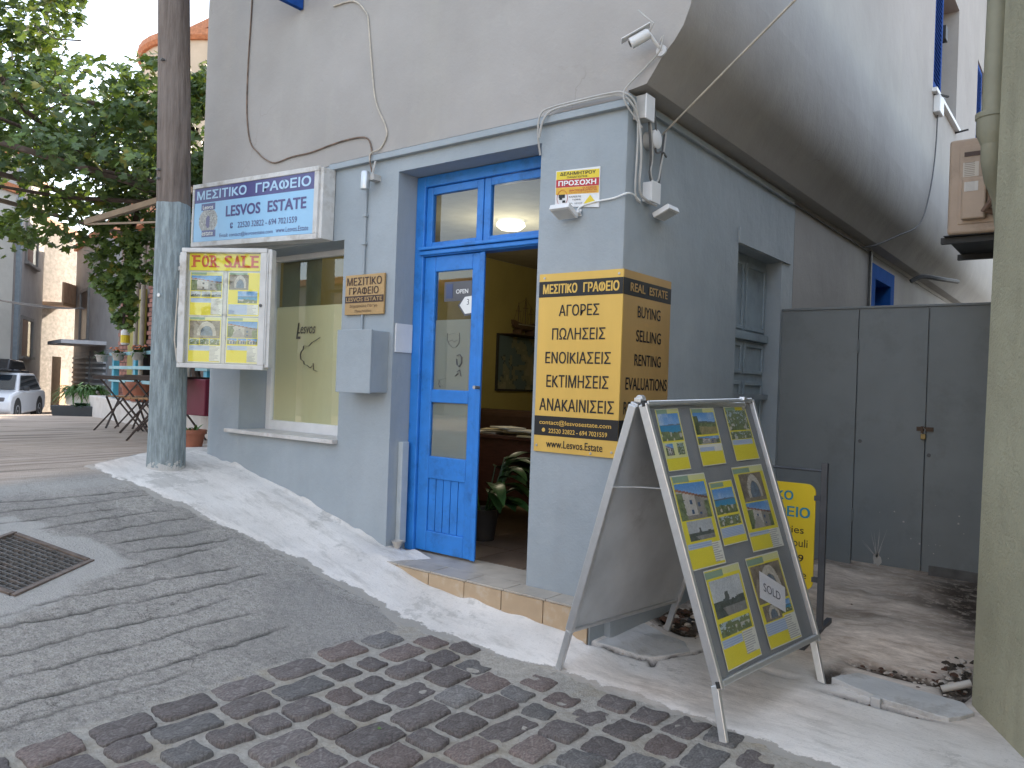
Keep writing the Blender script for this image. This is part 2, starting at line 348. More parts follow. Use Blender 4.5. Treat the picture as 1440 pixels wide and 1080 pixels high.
def flyer(w, h, seed, layout):
    """a sales sheet: photographs, text lines, coloured blocks; layout = list of (kind, x0,x1,y0,y1), y down, 0..1"""
    a = np.zeros((h, w, 3)); a[:] = Y
    rs = np.random.RandomState(seed)
    for kind, x0, x1, y0, y1 in layout:
        i0, i1, j0, j1 = int(x0*w), int(math.ceil(x1*w)), int(y0*h), int(math.ceil(y1*h))
        if kind == 'white': a[j0:j1, i0:i1] = WH
        elif kind == 'lines':
            a[j0:j1, i0:i1] = WH
            for j in range(j0+1, j1, 2): a[j, i0:i0+int((i1-i0)*(.5+.5*rs.rand()))] = (.38,.38,.38)
        elif kind == 'blue':
            a[j0:j1, i0:i1] = LB
            for j in range(j0+1, j1-1, 2): a[j, i0+1:i1-1] = (.32,.40,.56)
        elif kind == 'green': a[j0:j1, i0:i1] = PGN
        elif kind == 'yellow': a[j0:j1, i0:i1] = Y
        elif kind == 'pale': a[j0:j1, i0:i1] = (.62,.62,.30)
        else: a[j0:j1, i0:i1] = photo(i1-i0, j1-j0, kind, seed)
    a[0, :] = a[-1, :] = WH; a[:, 0] = a[:, -1] = WH
    return a
def FB(k1, k2, big=.48):
    return [('green', .05,.5,.02,.07), ('pale', .5,.97,.02,.06), (k1, .05,.95,.09,big), (k2, .05,.33,big+.03,big+.14), (k2, .36,.64,big+.03,big+.14), (k2, .67,.95,big+.03,big+.14),
            ('blue', .04,.66,big+.18,big+.27), ('lines', .66,.97,big+.18,.96)]
def FT(k1, k2, b1=.46):
    return [('green', .05,.5,.02,.07), ('pale', .5,.97,.02,.06), (k1, .06,.92,.10,b1), (k2, .16,.88,b1+.03,.70), ('blue', .04,.72,.74,.79), ('lines', .72,.97,.76,.96)]

# ================================================================ GROUND
def grid_mesh(name, xs, ys, zf, attr, m, keep=None, parent=None):
    X, Yg = np.meshgrid(xs, ys); Z = zf(X, Yg)
    V = np.stack([X, Yg, Z], -1).reshape(-1, 3); nx, ny = len(xs), len(ys)
    idx = np.arange(nx*ny).reshape(ny, nx)
    q = np.stack([idx[:-1, :-1], idx[:-1, 1:], idx[1:, 1:], idx[1:, :-1]], -1).reshape(-1, 4)
    if keep is not None:
        k = keep(X, Yg).reshape(-1); q = q[k[q].any(1)]
    used = np.unique(q); re_ = -np.ones(len(V), int); re_[used] = np.arange(len(used)); q = re_[q]
    me = bpy.data.meshes.new(name); me.from_pydata(V[used].tolist(), [], q.tolist()); me.materials.append(m)
    A = attr(X, Yg).reshape(-1, 4)[used]
    ca = me.color_attributes.new('zone', 'FLOAT_COLOR', 'POINT'); ca.data.foreach_set('color', A.astype(np.float32).ravel())
    me.polygons.foreach_set('use_smooth', [True]*len(me.polygons))
    o = bpy.data.objects.new(name, me); COL.objects.link(o); o['kind'] = 'structure'
    if parent: o.parent = parent
    return o
def nz(X, Yg, s, seed=0.):
    """smooth value noise on numpy arrays"""
    def h(i, j): 
        v = np.sin(i*127.1+j*311.7+seed*74.7)*43758.5453; return v-np.floor(v)
    x = X*s; y = Yg*s; i = np.floor(x); j = np.floor(y); fx = ss(x-i); fy = ss(y-j)
    return (h(i, j)*(1-fx)+h(i+1, j)*fx)*(1-fy)+(h(i, j+1)*(1-fx)+h(i+1, j+1)*fx)*fy
def blob(X, Yg, cx, cy, sx, sy): return np.exp(-((X-cx)/sx)**2-((Yg-cy)/sy)**2)
BORD = [(-7.4,2.75),(-6.145,2.756),(-5.53,2.83),(-4.83,2.98),(-4.45,3.06),(-4.0,3.18),(-3.5,3.22),(-3.07,3.21),(-2.5,3.2),(-2.2,3.27),(-1.9,3.28),(-1.4,3.24),(-1,3.2),(-.5,3.1),(2,2.9)]
def wash_sd(X, Yg):
    b = np.interp(X, [p[0] for p in BORD], [p[1] for p in BORD])
    n_ = (nz(X, Yg, 9, 1)-.5)*.06+(nz(X, Yg, 28, 2)-.5)*.035
    left = X-(-6.25-np.clip(Yg-2.75, 0, 5)*.72)
    return np.minimum(Yg-b, left)+n_
GR = [(-5.55,1.0,2.86),(-5.40,1.0,2.9),(-5.24,1.0,2.62),(-5.09,1.9,2.84),(-4.92,2.1,3.0),(-4.73,2.2,3.02),(-4.56,2.2,2.95),(-4.45,2.1,2.9),(-4.22,1.0,2.88),(-4.07,1.0,2.86),
      (-3.88,1.0,2.62),(-3.66,1.0,2.6),(-3.47,1.0,2.62),(-3.33,1.0,2.05)]
GC, GA = (-4.705, 1.715), R(-63.9)
def grate_uv(X, Yg):
    a = (X-GC[0])*math.cos(GA)+(Yg-GC[1])*math.sin(GA); b = -(X-GC[0])*math.sin(GA)+(Yg-GC[1])*math.cos(GA); return a, b
def groove(X, Yg):
    d = np.zeros_like(X)
    for k, (x0, y0, y1) in enumerate(GR):
        xx = x0+(nz(X*0, Yg, 2.2, k)-.5)*.07+(nz(X*0, Yg, 11, k+.5)-.5)*.022+(nz(X*0, Yg, 33, k+.7)-.5)*.014-.03*(Yg-2)
        e = ss((Yg-y0)/.15)*ss((y1+.06*math.sin(k*2.3)-Yg)/.12)
        t = (X-xx); d = np.maximum(d, e*(.45+.75*nz(X*0+k, Yg, 9, k+3))*np.exp(-(t/.0095)**2))
    k = np.floor((X+20)/.17); xx = -20+(k+.5)*.17+(nz(k*3.1, Yg, 1.1, 5)-.5)*.07
    far = ss((-6.15-X)/.2)*(X > -14); d = np.maximum(d, far*np.exp(-((X-xx)/.016)**2)*.8*(nz(X, Yg, 2, 9) > .25))
    a, b = grate_uv(X, Yg); m = np.maximum(np.abs(a), np.abs(b)); return d*ss((m-.36)/.08)
def road_z(X, Yg):
    z = G(X, Yg)-.008*groove(X, Yg)+(nz(X, Yg, 2.5, 3)-.5)*.006*np.where(X > -3.2, .3, 1)+(nz(X, Yg, 40, 4)-.5)*.0018*(X > -6)
    # a low scored lip at each groove: the far side of every groove stands proud
    a, b = grate_uv(X, Yg); m = np.maximum(np.abs(a), np.abs(b)); z = np.where(m < .262, z-.07, z)
    z = np.where((wash_sd(X, Yg) > .25) & (Yg < 6.45) & (X < 1.4) & (X > -7.6), z-.12, z)
    z = np.where((Yg > 3.9) & (X > -6.35) & (X < -2.2), z-1.2, z)
    return z
def road_attr(X, Yg):
    A = np.zeros(X.shape+(4,))
    A[..., 0] = ss((-5.95-X+(nz(X, Yg, 3, 6)-.5)*.4)/.35)
    bed = ((X > -3.17+(nz(X, Yg, 12, 2)-.5)*.05) & (Yg < 3.35)); A[..., 1] = bed
    a, b = grate_uv(X, Yg); m = np.maximum(np.abs(a), np.abs(b))
    pale = ss((.47+(nz(X, Yg, 7, 8)-.5)*.16-m)/.08)
    pale = np.maximum(pale, .75*blob(X, Yg, -5.8, 2.2, .17, 1.2)); pale = np.maximum(pale, .35*blob(X, Yg, -3.4, 2.9, .5, .3))
    A[..., 2] = pale; A[..., 3] = groove(X, Yg); return A
def road_mat():
    m, n, l, b = newmat('scored_concrete_road'); v = coords(n); at = n.new('ShaderNodeAttribute'); at.attribute_name = 'zone'
    s = n.new('ShaderNodeSeparateColor'); l.new(at.outputs['Color'], s.inputs[0])
    t = tex(n, l, 'Noise', 1.6, 8, v, .65); c = mixc(n, l, ramp(n, l, t.outputs[0], .3, .7), (.32,.297,.265), (.45,.415,.37))
    vo = tex(n, l, 'Voronoi', 95, vec=v); sp = ramp(n, l, vo.outputs['Color'], .35, .95)
    c = mixc(n, l, mth(n, l, 'MULTIPLY', sp, .45), c, (.56,.535,.50))
    t2 = tex(n, l, 'Noise', 55, 6, v, .8); c = mixc(n, l, mth(n, l, 'MULTIPLY', ramp(n, l, t2.outputs[0], .5, .66), .8), c, (.13,.12,.11))
    t7 = tex(n, l, 'Noise', 140, 4, v, .7); c = mixc(n, l, mth(n, l, 'MULTIPLY', ramp(n, l, t7.outputs[0], .58, .68), .6), c, (.62,.59,.55))
    t8 = tex(n, l, 'Noise', 22, 8, v, .85); c = mixc(n, l, mth(n, l, 'MULTIPLY', ramp(n, l, t8.outputs[0], .47, .60), .55), c, (.17,.158,.145))
    t9 = tex(n, l, 'Noise', .9, 4, v, .5); pm = ramp(n, l, t9.outputs[0], .50, .53); c = mixc(n, l, mth(n, l, 'MULTIPLY', pm, .28), c, (.20,.19,.178))
    wv = n.new('ShaderNodeTexVoronoi'); wv.feature = 'DISTANCE_TO_EDGE'; wv.inputs['Scale'].default_value = 1.3; va = n.new('ShaderNodeVectorMath'); va.operation = 'MULTIPLY_ADD'
    l.new(tex(n, l, 'Noise', 5, 6, v, .7).outputs['Color'], va.inputs[0]); va.inputs[1].default_value = (.35,.35,.35); l.new(v, va.inputs[2]); l.new(va.outputs[0], wv.inputs['Vector'])
    ckm = mth(n, l, 'MULTIPLY', ramp(n, l, wv.outputs['Distance'], .0, .007, (1,1,1,1), (0,0,0,1)), ramp(n, l, tex(n, l, 'Noise', 1.7, 3, v).outputs[0], .5, .56))
    c = mixc(n, l, mth(n, l, 'MULTIPLY', ckm, .8), c, (.07,.062,.055))
    tb = tex(n, l, 'Noise', 2.5, 7, mapping(n, l, v, (6, .6, 1)), .7)
    br = mixc(n, l, ramp(n, l, tb.outputs[0], .3, .7), (.34,.265,.21), (.62,.51,.42))
    c = mixc(n, l, s.outputs[0], c, br)
    t3 = tex(n, l, 'Noise', 26, 7, v, .75); mo = mixc(n, l, ramp(n, l, t3.outputs[0], .3, .7), (.30,.275,.24), (.54,.50,.44))
    t6 = tex(n, l, 'Noise', 3.2, 5, v, .6); mo = mixc(n, l, mth(n, l, 'MULTIPLY', ramp(n, l, t6.outputs[0], .5, .64), .5), mo, (.33,.27,.18))
    c = mixc(n, l, s.outputs[1], c, mo)
    c = mixc(n, l, mth(n, l, 'MULTIPLY', s.outputs[2], .62), c, (.50,.48,.45))
    c = mixc(n, l, mth(n, l, 'MULTIPLY', at.outputs['Alpha'], .85, True), c, (.05,.046,.043))
    l.new(c, b.inputs['Base Color']); b.inputs['Roughness'].default_value = .85; b.inputs['Specular IOR Level'].default_value = .25
    h = mth(n, l, 'ADD', mth(n, l, 'MULTIPLY', vo.outputs['Distance'], .7), mth(n, l, 'ADD', mth(n, l, 'MULTIPLY', t8.outputs[0], 1.6), mth(n, l, 'ADD', t2.outputs[0], mth(n, l, 'MULTIPLY', t7.outputs[0], .5))))
    bump(n, l, b, h, .9, .008); return m
def seq(*segs):
    o = []
    for a, b, st in segs: o += list(np.arange(a, b-1e-9, st))
    o.append(segs[-1][1]); return np.array(o)
RX = seq((-260,-60,20),(-60,-16,2),(-16,-9,.12),(-9,-5.75,.03),(-5.75,-3.2,.01),(-3.2,.4,.035),(.4,4,.3),(4,40,4),(40,260,22))
RY = seq((-260,-20,24),(-20,0,1),(0,1,.1),(1,3.3,.022),(3.3,6,.06),(6,14,.4),(14,60,4),(60,260,20))
road = grid_mesh('road', RX, RY, road_z, road_attr, road_mat())
ROOTM[road.name] = Matrix.Identity(4)

def pave_z(X, Yg):
    sd = wash_sd(X, Yg); z = G(X, Yg)+np.clip(sd*.13, -.03, .012)+(nz(X, Yg, 3, 11)-.5)*.008+(nz(X, Yg, 30, 12)-.5)*.0015
    w = ss((X+6.6)/.15)*ss((-4.0-X)/.1); z = z+w*.045*np.exp(-np.clip(3.75-Yg, 0, 1)/.022)*(.1+1.0*nz(X, Yg, 14, 13)*nz(X, Yg, 5, 18))
    w2 = ss((X+3.95)/.1)*ss((-2.25-X)/.05); z = z+w2*.05*np.exp(-np.clip(3.585-Yg, 0, 1)/.04)*nz(X, Yg, 8, 14)**1.5
    # cracks round the loose slab beside the step, and the broken trench
    for (ax, ay), (bx, by) in CR:
        dx, dy = bx-ax, by-ay; L2 = dx*dx+dy*dy; t = np.clip(((X-ax)*dx+(Yg-ay)*dy)/L2, 0, 1)
        d = np.hypot(X-ax-t*dx, Yg-ay-t*dy)+(nz(X, Yg, 25, 15)-.5)*.02; z = z-.035*np.exp(-(d/.012)**2)
    for cx, cy, sx, sy, dp in HOLES: z = z-dp*np.exp(-(((X-cx)/sx)**2+((Yg-cy)/sy)**2)**2)
    z = z+ss((Yg-4.4)/.5)*((nz(X, Yg, 3, 16)-.5)*.04+(nz(X, Yg, 12, 17)-.5)*.018)
    return z
CR = [((-2.19,3.60),(-1.90,3.78)),((-1.90,3.78),(-1.78,4.02)),((-1.78,4.02),(-1.72,4.2)),((-1.9,3.78),(-1.86,3.70))]
HOLES = [(-.82,4.42,.22,.055,.06),(-.83,3.945,.2,.02,.035),(-.56,4.45,.06,.2,.06),(-1.33,4.05,.1,.04,.02),(-1.1,4.2,.05,.12,.035),(-2.0,4.35,.13,.1,.05)]
def pave_attr(X, Yg):
    A = np.zeros(X.shape+(4,))
    al = ss((Yg-4.05+(nz(X, Yg, 2, 21)-.5)*.8)/.7)*(X > -2.16)
    st = .7*blob(X, Yg, -1.75, 3.42, .45, .14)+.55*blob(X, Yg, -1.3, 3.7, .4, .25)+.4*blob(X, Yg, -.9, 4.5, .6, .3)+.6*blob(X, Yg, -6.4, 2.9, .25, .3)
    A[..., 0] = np.clip(al*.9+st, 0, 1)
    dk = blob(X, Yg, -.75, 6.2, .35, .55)+blob(X, Yg, -.55, 5.6, .2, .5)+.6*blob(X, Yg, -1.7, 6.3, .5, .12)+.5*blob(X, Yg, -1.2, 5.2, .4, .14)+.45*blob(X, Yg, -1.0, 5.7, .5, .1)
    for cx, cy, sx, sy, dp in HOLES: dk = dk+1.6*blob(X, Yg, cx, cy, sx*1.1, sy*1.1)*(dp > .02)
    for (ax, ay), (bx, by) in CR:
        dx, dy = bx-ax, by-ay; t = np.clip(((X-ax)*dx+(Yg-ay)*dy)/(dx*dx+dy*dy), 0, 1); dk = dk+1.3*np.exp(-(np.hypot(X-ax-t*dx, Yg-ay-t*dy)/.012)**2)
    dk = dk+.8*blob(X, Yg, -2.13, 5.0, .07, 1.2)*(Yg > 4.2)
    A[..., 1] = np.clip(dk, 0, 1); A[..., 2] = ss((wash_sd(X, Yg))/.09); A[..., 3] = 0; return A
def pave_mat():
    m, n, l, b = newmat('whitewashed_concrete'); v = coords(n); at = n.new('ShaderNodeAttribute'); at.attribute_name = 'zone'
    s = n.new('ShaderNodeSeparateColor'); l.new(at.outputs['Color'], s.inputs[0])
    t = tex(n, l, 'Noise', 2.2, 8, v, .65); c = mixc(n, l, ramp(n, l, t.outputs[0], .3, .7), (.58,.545,.505), (.76,.72,.675))
    t2 = tex(n, l, 'Noise', 3.5, 8, mapping(n, l, v, (1,3.2,1)), .72); c = mixc(n, l, mth(n, l, 'MULTIPLY', ramp(n, l, t2.outputs[0], .50, .68), .55), c, (.36,.335,.30))
    t7 = tex(n, l, 'Noise', 70, 5, v, .8); c = mixc(n, l, mth(n, l, 'MULTIPLY', ramp(n, l, t7.outputs[0], .56, .72), .5), c, (.26,.25,.235))
    te = tex(n, l, 'Noise', 17, 8, v, .75); em = ramp(n, l, mth(n, l, 'ADD', s.outputs[2], mth(n, l, 'MULTIPLY', mth(n, l, 'SUBTRACT', te.outputs[0], .5), 1.6)), .40, .50)
    c = mixc(n, l, em, (.33,.31,.28), c)
    tw_ = tex(n, l, 'Noise', 1.4, 9, v, .8); c = mixc(n, l, mth(n, l, 'MULTIPLY', ramp(n, l, tw_.outputs[0], .56, .60), .55), c, (.36,.34,.31))
    t3 = tex(n, l, 'Noise', 5, 9, mapping(n, l, v, (1,2.6,1)), .75); be = mixc(n, l, ramp(n, l, t3.outputs[0], .38, .66), (.40,.30,.225), (.85,.72,.60))
    c = mixc(n, l, mth(n, l, 'MULTIPLY', s.outputs[0], .85), c, be)
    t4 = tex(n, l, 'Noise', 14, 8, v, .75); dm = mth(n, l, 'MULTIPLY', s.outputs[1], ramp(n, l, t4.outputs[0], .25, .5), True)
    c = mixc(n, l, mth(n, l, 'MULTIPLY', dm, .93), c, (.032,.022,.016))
    l.new(c, b.inputs['Base Color']); b.inputs['Roughness'].default_value = .88; b.inputs['Specular IOR Level'].default_value = .2
    h = mth(n, l, 'ADD', t2.outputs[0], mth(n, l, 'MULTIPLY', t7.outputs[0], .35)); bump(n, l, b, h, .6, .012); return m
def pkeep(X, Yg): return (wash_sd(X, Yg) > -.12) & ~((Yg > 3.85) & (X < -2.2) & (X > -6.38))
pavement = grid_mesh('pavement', seq((-7.9,-2.3,.022),(-2.3,.2,.014),(.2,1.6,.1)), seq((2.45,3.9,.02),(3.9,4.7,.014),(4.7,6.7,.035)), pave_z, pave_attr, pave_mat(), pkeep)

# ---- cobbles: every sett is an object of its own in the road
STONE = [mat('dark_brown_sett', (.165,.140,.132), .7, .45, 16, .9, 60, rnd=.22, dirt=(.34,.32,.295), dscale=11), mat('reddish_sett', (.20,.155,.14), .7, .45, 16, .9, 60, rnd=.2, dirt=(.35,.32,.29), dscale=11),
         mat('grey_sett', (.19,.178,.17), .7, .45, 16, .9, 60, rnd=.22, dirt=(.37,.35,.33), dscale=11)]
def sett_mesh(k):
    rs = random.Random(k); N = 36; vs = []; fs = []
    ph = [rs.uniform(0, 6.28) for _ in range(6)]; e = rs.uniform(6, 16); ck = [rs.uniform(-.5,.5) for _ in range(4)]; sk = rs.uniform(-.10, .10)
    rings = [(1.0,-.03),(.995,.003),(.975,.009),(.935,.0115),(.5,.0125)]
    for q, h in rings:
        for i in range(N):
            a = 2*math.pi*(i+.5)/N; c_, s_ = math.cos(a), math.sin(a)
            r = (abs(c_)**e+abs(s_)**e)**(-1/e)*(1+.022*math.sin(2*a+ph[0])+.024*math.sin(3*a+ph[1])+.02*math.sin(5*a+ph[2])+.016*math.sin(11*a+ph[3])+.012*math.sin(17*a+ph[4]))*(1-.09*max(0, ck[int(2*a/math.pi) % 4])*math.exp(-((a % (math.pi/2))-math.pi/4)**2/.02))
            x, y = .5*q*r*c_, .5*q*r*s_
            vs.append((x+sk*y, y, h+(.003*math.sin(7*x+ph[4])+.003*math.sin(9*y+ph[5]))*(q < .99)))
    vs.append((0, 0, .0135+rs.uniform(-.003,.003))); m = len(rings)
    fs = [(j*N+i, j*N+(i+1) % N, (j+1)*N+(i+1) % N, (j+1)*N+i) for j in range(m-1) for i in range(N)]+[((m-1)*N+i, (m-1)*N+(i+1) % N, m*N) for i in range(N)]
    return vs, fs
SETT = []
for k in range(12):
    for q in range(3):
        vs, fs = sett_mesh(k); me = bpy.data.meshes.new('cobblestone'); me.from_pydata(vs, [], fs); me.materials.append(STONE[q]); me.polygons.foreach_set('use_smooth', [True]*len(fs)); SETT.append(me)
rs = random.Random(3)
for i in range(21):
    x = -3.075+i*.183; y = .55+rs.random()*.15
    while True:
        L = rs.choice([.13,.15,.17,.19,.22,.26]) if i else rs.uniform(.2,.28)
        bx = float(np.interp(x, [p[0] for p in BORD], [p[1] for p in BORD]))+.03
        if y+L > bx+.02: break
        yy = y+L/2; wd = .150+rs.uniform(-.016,.012); s_ = rs.random()
        me = SETT[rs.randrange(12)*3+(1 if s_ < .18 else 2 if s_ < .42 else 0)]
        o = bpy.data.objects.new('cobblestone', me); COL.objects.link(o); o.parent = road
        sx = math.atan((g(x+.08, yy)-g(x-.08, yy))/.16); xo = x+rs.uniform(-.012,.012)+.012*math.sin(yy*2+i)
        sunk = rs.choice([0,0,0,-.004,-.008,-.012]) if yy < bx-.35 else rs.uniform(-.017,-.004)
        o.location = (xo, yy, g(xo, yy)+.0055+sunk); o.rotation_euler = (rs.uniform(-.02,.02), -sx+rs.uniform(-.03,.03), rs.uniform(-.06,.06)); o.scale = (wd, L, 1.0)
        y += L+rs.uniform(.026,.044)

# ---- iron drain grate in the road
IRON = mat('rusty_iron', (.13,.12,.112), .55, .3, 20, .3, 60, metal=.3, dirt=(.18,.13,.10), dscale=6)
gz = g(*GC)-.006
sl = math.atan((g(GC[0]+.2, GC[1])-g(GC[0]-.2, GC[1]))/.4)
gt = thing('drain_grate', 'square rusty iron drain grate set in the grey road', 'drain grate', (GC[0], GC[1], gz))
def gp(a, b, z=0): 
    x = a*math.cos(GA)-b*math.sin(GA); y = a*math.sin(GA)+b*math.cos(GA); return Vector((x, y, z+x*math.tan(sl)))
mb = MB(); hw = .262
for s_ in (-1, 1):
    mb.bar(gp(-hw-.012, s_*hw), gp(hw+.012, s_*hw), .035, .03); mb.bar(gp(s_*hw, -hw+.018), gp(s_*hw, hw-.018), .035, .03)
obj('frame', mb, mat('rusty_frame_iron', (.15,.115,.095), .6, .3, 20, .3, 60, metal=.3), gt, local=True, bevel=.003)
n_ = 13
for k in range(n_):
    t_ = -hw+.03+(2*hw-.06)*k/(n_-1); m1 = MB(); m1.bar(gp(t_, -hw+.02, -.002), gp(t_, hw-.02, -.002), .012, .022); obj('bar', m1, IRON, gt, local=True)
    m1 = MB(); m1.bar(gp(-hw+.02, t_, -.006), gp(hw-.02, t_, -.006), .010, .018); obj('cross_bar', m1, IRON, gt, local=True)

# ================================================================ THE OFFICE BUILDING
B = thing('office_building', 'corner estate office, blue-grey ground floor with white upper storey and bright blue door', 'building', (-4.3, 6, -1.2))
mb = MB()
n8 = 8; rr = .30
arc = [(-6.44+rr-rr*math.cos(math.pi/2*k/n8), 3.75+rr-rr*math.sin(math.pi/2*k/n8)) for k in range(n8+1)]
poly = [(-6.44, 9.5)]+arc+[(-5.77, 3.75), (-5.77, 4.05), (-6.2, 4.05), (-6.2, 9.5)]
mb.prism([(x, y, -1.6) for x, y in poly], (0, 0, 3.2))
mb.box(-5.77, -4.5, 3.75, 4.05, -1.7, -.45); mb.box(-5.77, -4.5, 3.75, 4.05, 1.03, 1.6)
mb.box(-4.5, -3.95, 3.75, 4.05, -1.7, 1.6); mb.box(-3.95, -2.735, 3.75, 4.05, 1.455, 1.6)
r2 = .025; pc = [(-2.735,4.05),(-2.735,3.75),(-2.15-r2,3.75),(-2.15-.3*r2,3.75+.3*r2),(-2.15,3.75+r2),(-2.15,5.39),(-2.45,5.39),(-2.45,4.05)]
mb.prism([(x, y, -1.7) for x, y in pc], (0, 0, 3.33))
mb.box(-2.45, -2.15, 5.39, 6.32, 1.08, 1.63); mb.box(-2.45, -2.15, 6.32, 6.6, -1.7, 1.63)
mb.box(-2.20, -2.15+.015, 5.38, 6.50, 1.085, 1.195)   # projecting lintel over side door
mb.box(-2.22, -2.19, 3.6, 4.3, -1.6, -1.205)
obj('lower_wall', mb, BLUEW, B, smooth=True)
mb = MB(); mb.box(-4.665, -2.13, 3.715, 3.752, 1.555, 1.598); mb.box(-2.152, -2.125, 3.715, 6.5, 1.585, 1.622)
mb.add([(-4.665,3.715,1.5985),(-2.13,3.715,1.5985),(-2.13,3.74,1.606),(-4.665,3.74,1.606)], [(0,1,2,3)])
obj('cornice', mb, BLUEW, B, bevel=.004)
mb = MB(); yb = 26.
prof = [(-6.44,1.6),(-2.15,1.6),(-2.152,1.648),(-2.042,1.663),(-2.0,1.72),(-1.945,1.80),(-1.885,1.86),(-1.835,1.93),(-1.80,2.02),(-1.775,2.14),(-1.762,2.24),(-1.757,2.36),(-2.0,2.36),(-2.0,7.2),(-6.44,7.2)]
mb.prism([(x, 3.742, z) for x, z in prof], (0, yb-3.742, 0))
for a, b, c, d in ((3.742,10.15,2.36,7.2),(10.15,11.82,2.36,3.66),(10.15,11.82,5.25,7.2),(11.82,13.66,2.36,7.2),(13.66,15.2,2.36,3.7),(13.66,15.2,5.25,7.2),(15.2,yb,2.36,7.2)): mb.box(-2.0, -1.757, a, b, c, d)
obj('upper_wall', mb, WHITEW, B, smooth=True)
mb = MB(); mb.box(-2.45, -2.148, 6.6, 9.14, -1.7, 1.6); mb.box(-2.45, -2.16, 9.14, 10.3, 1.5, 1.6); mb.box(-2.45, -2.16, 9.14, 10.3, -1.7, .3); mb.box(-2.45, -2.16, 10.3, yb, -1.7, 1.6)
obj('rear_wall', mb, WHITEW, B)
mb = MB(); mb.box(-2.144, -2.12, 9.10, 9.15, -1.4, 1.62); obj('seam_strip', mb, CABLED, B)
# roof
mb = MB(); mb.box(-6.7, -1.5, 3.45, yb+.2, 7.2, 7.35); obj('roof', mb, mat('roof_tile_terracotta', (.35,.15,.08), .7, .25, 10, .3), B)
# blue side window behind gate
bw = obj('rear_window', MB().box(-2.40, -2.125, 9.16, 9.34, .5, 1.5).box(-2.40, -2.125, 10.10, 10.28, .5, 1.5).box(-2.4, -2.125, 9.34, 10.10, 1.34, 1.5).box(-2.4, -2.125, 9.34, 10.10, .5, .62), mat('mid_blue_frame', (.02,.10,.36), .9, spec=.05), B)
obj('pane', MB().box(-2.30, -2.295, 9.2, 10.2, .5, 1.45), mat('dark_curtain', (.13,.11,.12), .6), bw)
# upper side windows with louvred shutters
for (y0, y1, z0, z1) in ((10.15,11.82,3.66,5.25),(13.66,15.2,3.7,5.25)):
    wf = obj('upper_window', MB().box(-1.99, -1.96, y0, y1, z0, z1), mat('window_dark', (.05,.06,.08), .2), B)
    sh = obj('shutter', MB().box(-1.80, -1.765, y0+.02, y0+.08, z0+.05, z1-.04).box(-1.80, -1.765, y0+.50, y0+.56, z0+.05, z1-.04).box(-1.80, -1.765, y0+.08, y0+.5, z0+.05, z0+.12).box(-1.80, -1.765, y0+.08, y0+.5, z1-.1, z1-.04), BLUE2, B)
    n_ = 26
    slm = MB().box(-.016, .016, -.21, .21, -.004, .004)
    for k in range(n_):
        z = z0+.13+(z1-z0-.25)*k/(n_-1)
        s = obj('slat', MB().obox((-1.782, y0+.29, z), (.016,0,-.012), (0,.21,0), (.003,0,.004)), BLUE2, sh)
    obj('window_sill', MB().box(-1.99, -1.70, y0-.05, y1+.05, z0-.05, z0-.002), WHITEP, B, bevel=.005)
    obj('hinge_block', MB().box(-1.86, -1.79, y1-.75, y1-.60, z0+.95, z0+1.12).box(-1.86, -1.79, y1-.75, y1-.6, z0+.05, z0+.22), BLACKR, B)
obj('shutter_stay', MB().bar((-1.76,11.8,3.60), (-1.60,11.8,3.62), .02, .02).bar((-1.76,10.2,3.62), (-1.62,10.35,3.60), .02, .02), BLACKR, B)
# dark blue shutter corner at the top of the front
obj('front_shutter', MB().box(-5.11, -5.07, 3.0, 3.735, 2.875, 4.6), BLUE2, B, bevel=.004)

# ---- shop window
ZG0, ZG1 = -.365, .985
wf = obj('shop_window_frame', MB().box(-5.77, -5.705, 4.01, 4.07, -.45, 1.03).box(-4.56, -4.5, 4.01, 4.07, -.45, 1.03).box(-5.705, -4.56, 4.01, 4.07, -.45, ZG0).box(-5.705, -4.56, 4.01, 4.07, ZG1, 1.03), WHITEP, B, bevel=.004)
obj('pane', MB().box(-5.705, -4.56, 4.035, 4.041, ZG0, ZG1), GLASS, wf)
obj('frosted_film', MB().add([(-5.70,4.044,ZG0),(-4.56,4.044,ZG0),(-4.56,4.044,.60),(-5.70,4.044,.60)], [(0,1,2,3)]), FILM, wf)
obj('blind', MB().add([(-5.70,4.09,.60),(-5.18,4.09,.60),(-5.18,4.09,1.0),(-5.70,4.09,1.0)], [(0,1,2,3)]), mat('olive_blind', (.20,.18,.09), .8), wf)
obj('window_sill', MB().box(-5.90, -4.497, 3.70, 3.748, -.474, -.444).box(-5.768, -4.502, 3.748, 4.008, -.449, -.444), mat('marble_sill', (.55,.53,.51), .45, .15, 8, .05, 40, dirt=(.42,.36,.33), dscale=6), B, bevel=.004)
FW = ((0,4.033,0), (1,0,0), (0,0,1))
text('Lesvos', FW, -5.40, -5.16, .37, .455, mat('grey_vinyl_print', (.10,.09,.07), .5), wf, bold=.01, shear=.25)
text('L', FW, -5.41, -5.35, .325, .46, mat('grey_vinyl_print', (.10,.09,.07), .5), wf, bold=.02, shear=.25)
mp = [(-5.10,.335),(-5.165,.305),(-5.20,.295),(-5.24,.265),(-5.305,.268),(-5.31,.24),(-5.335,.22),(-5.345,.19),(-5.335,.155),(-5.30,.14),(-5.29,.115),(-5.25,.107),(-5.21,.085),(-5.185,.105),(-5.17,.10),(-5.175,.125),(-5.165,.07),(-5.12,.06),(-5.05,.10),(-4.98,.13),(-4.93,.19),(-4.95,.25),(-5.0,.29),(-5.05,.32),(-5.10,.335)]
mb = MB()
for (a, b), (c, d) in zip(mp[:17], mp[1:18]): mb.bar((a,4.0325,b), (c,4.0325,d), .0015, .011, (0,1,0))
obj('island_outline_print', mb, mat('grey_vinyl_print', (.10,.09,.07), .5), wf)

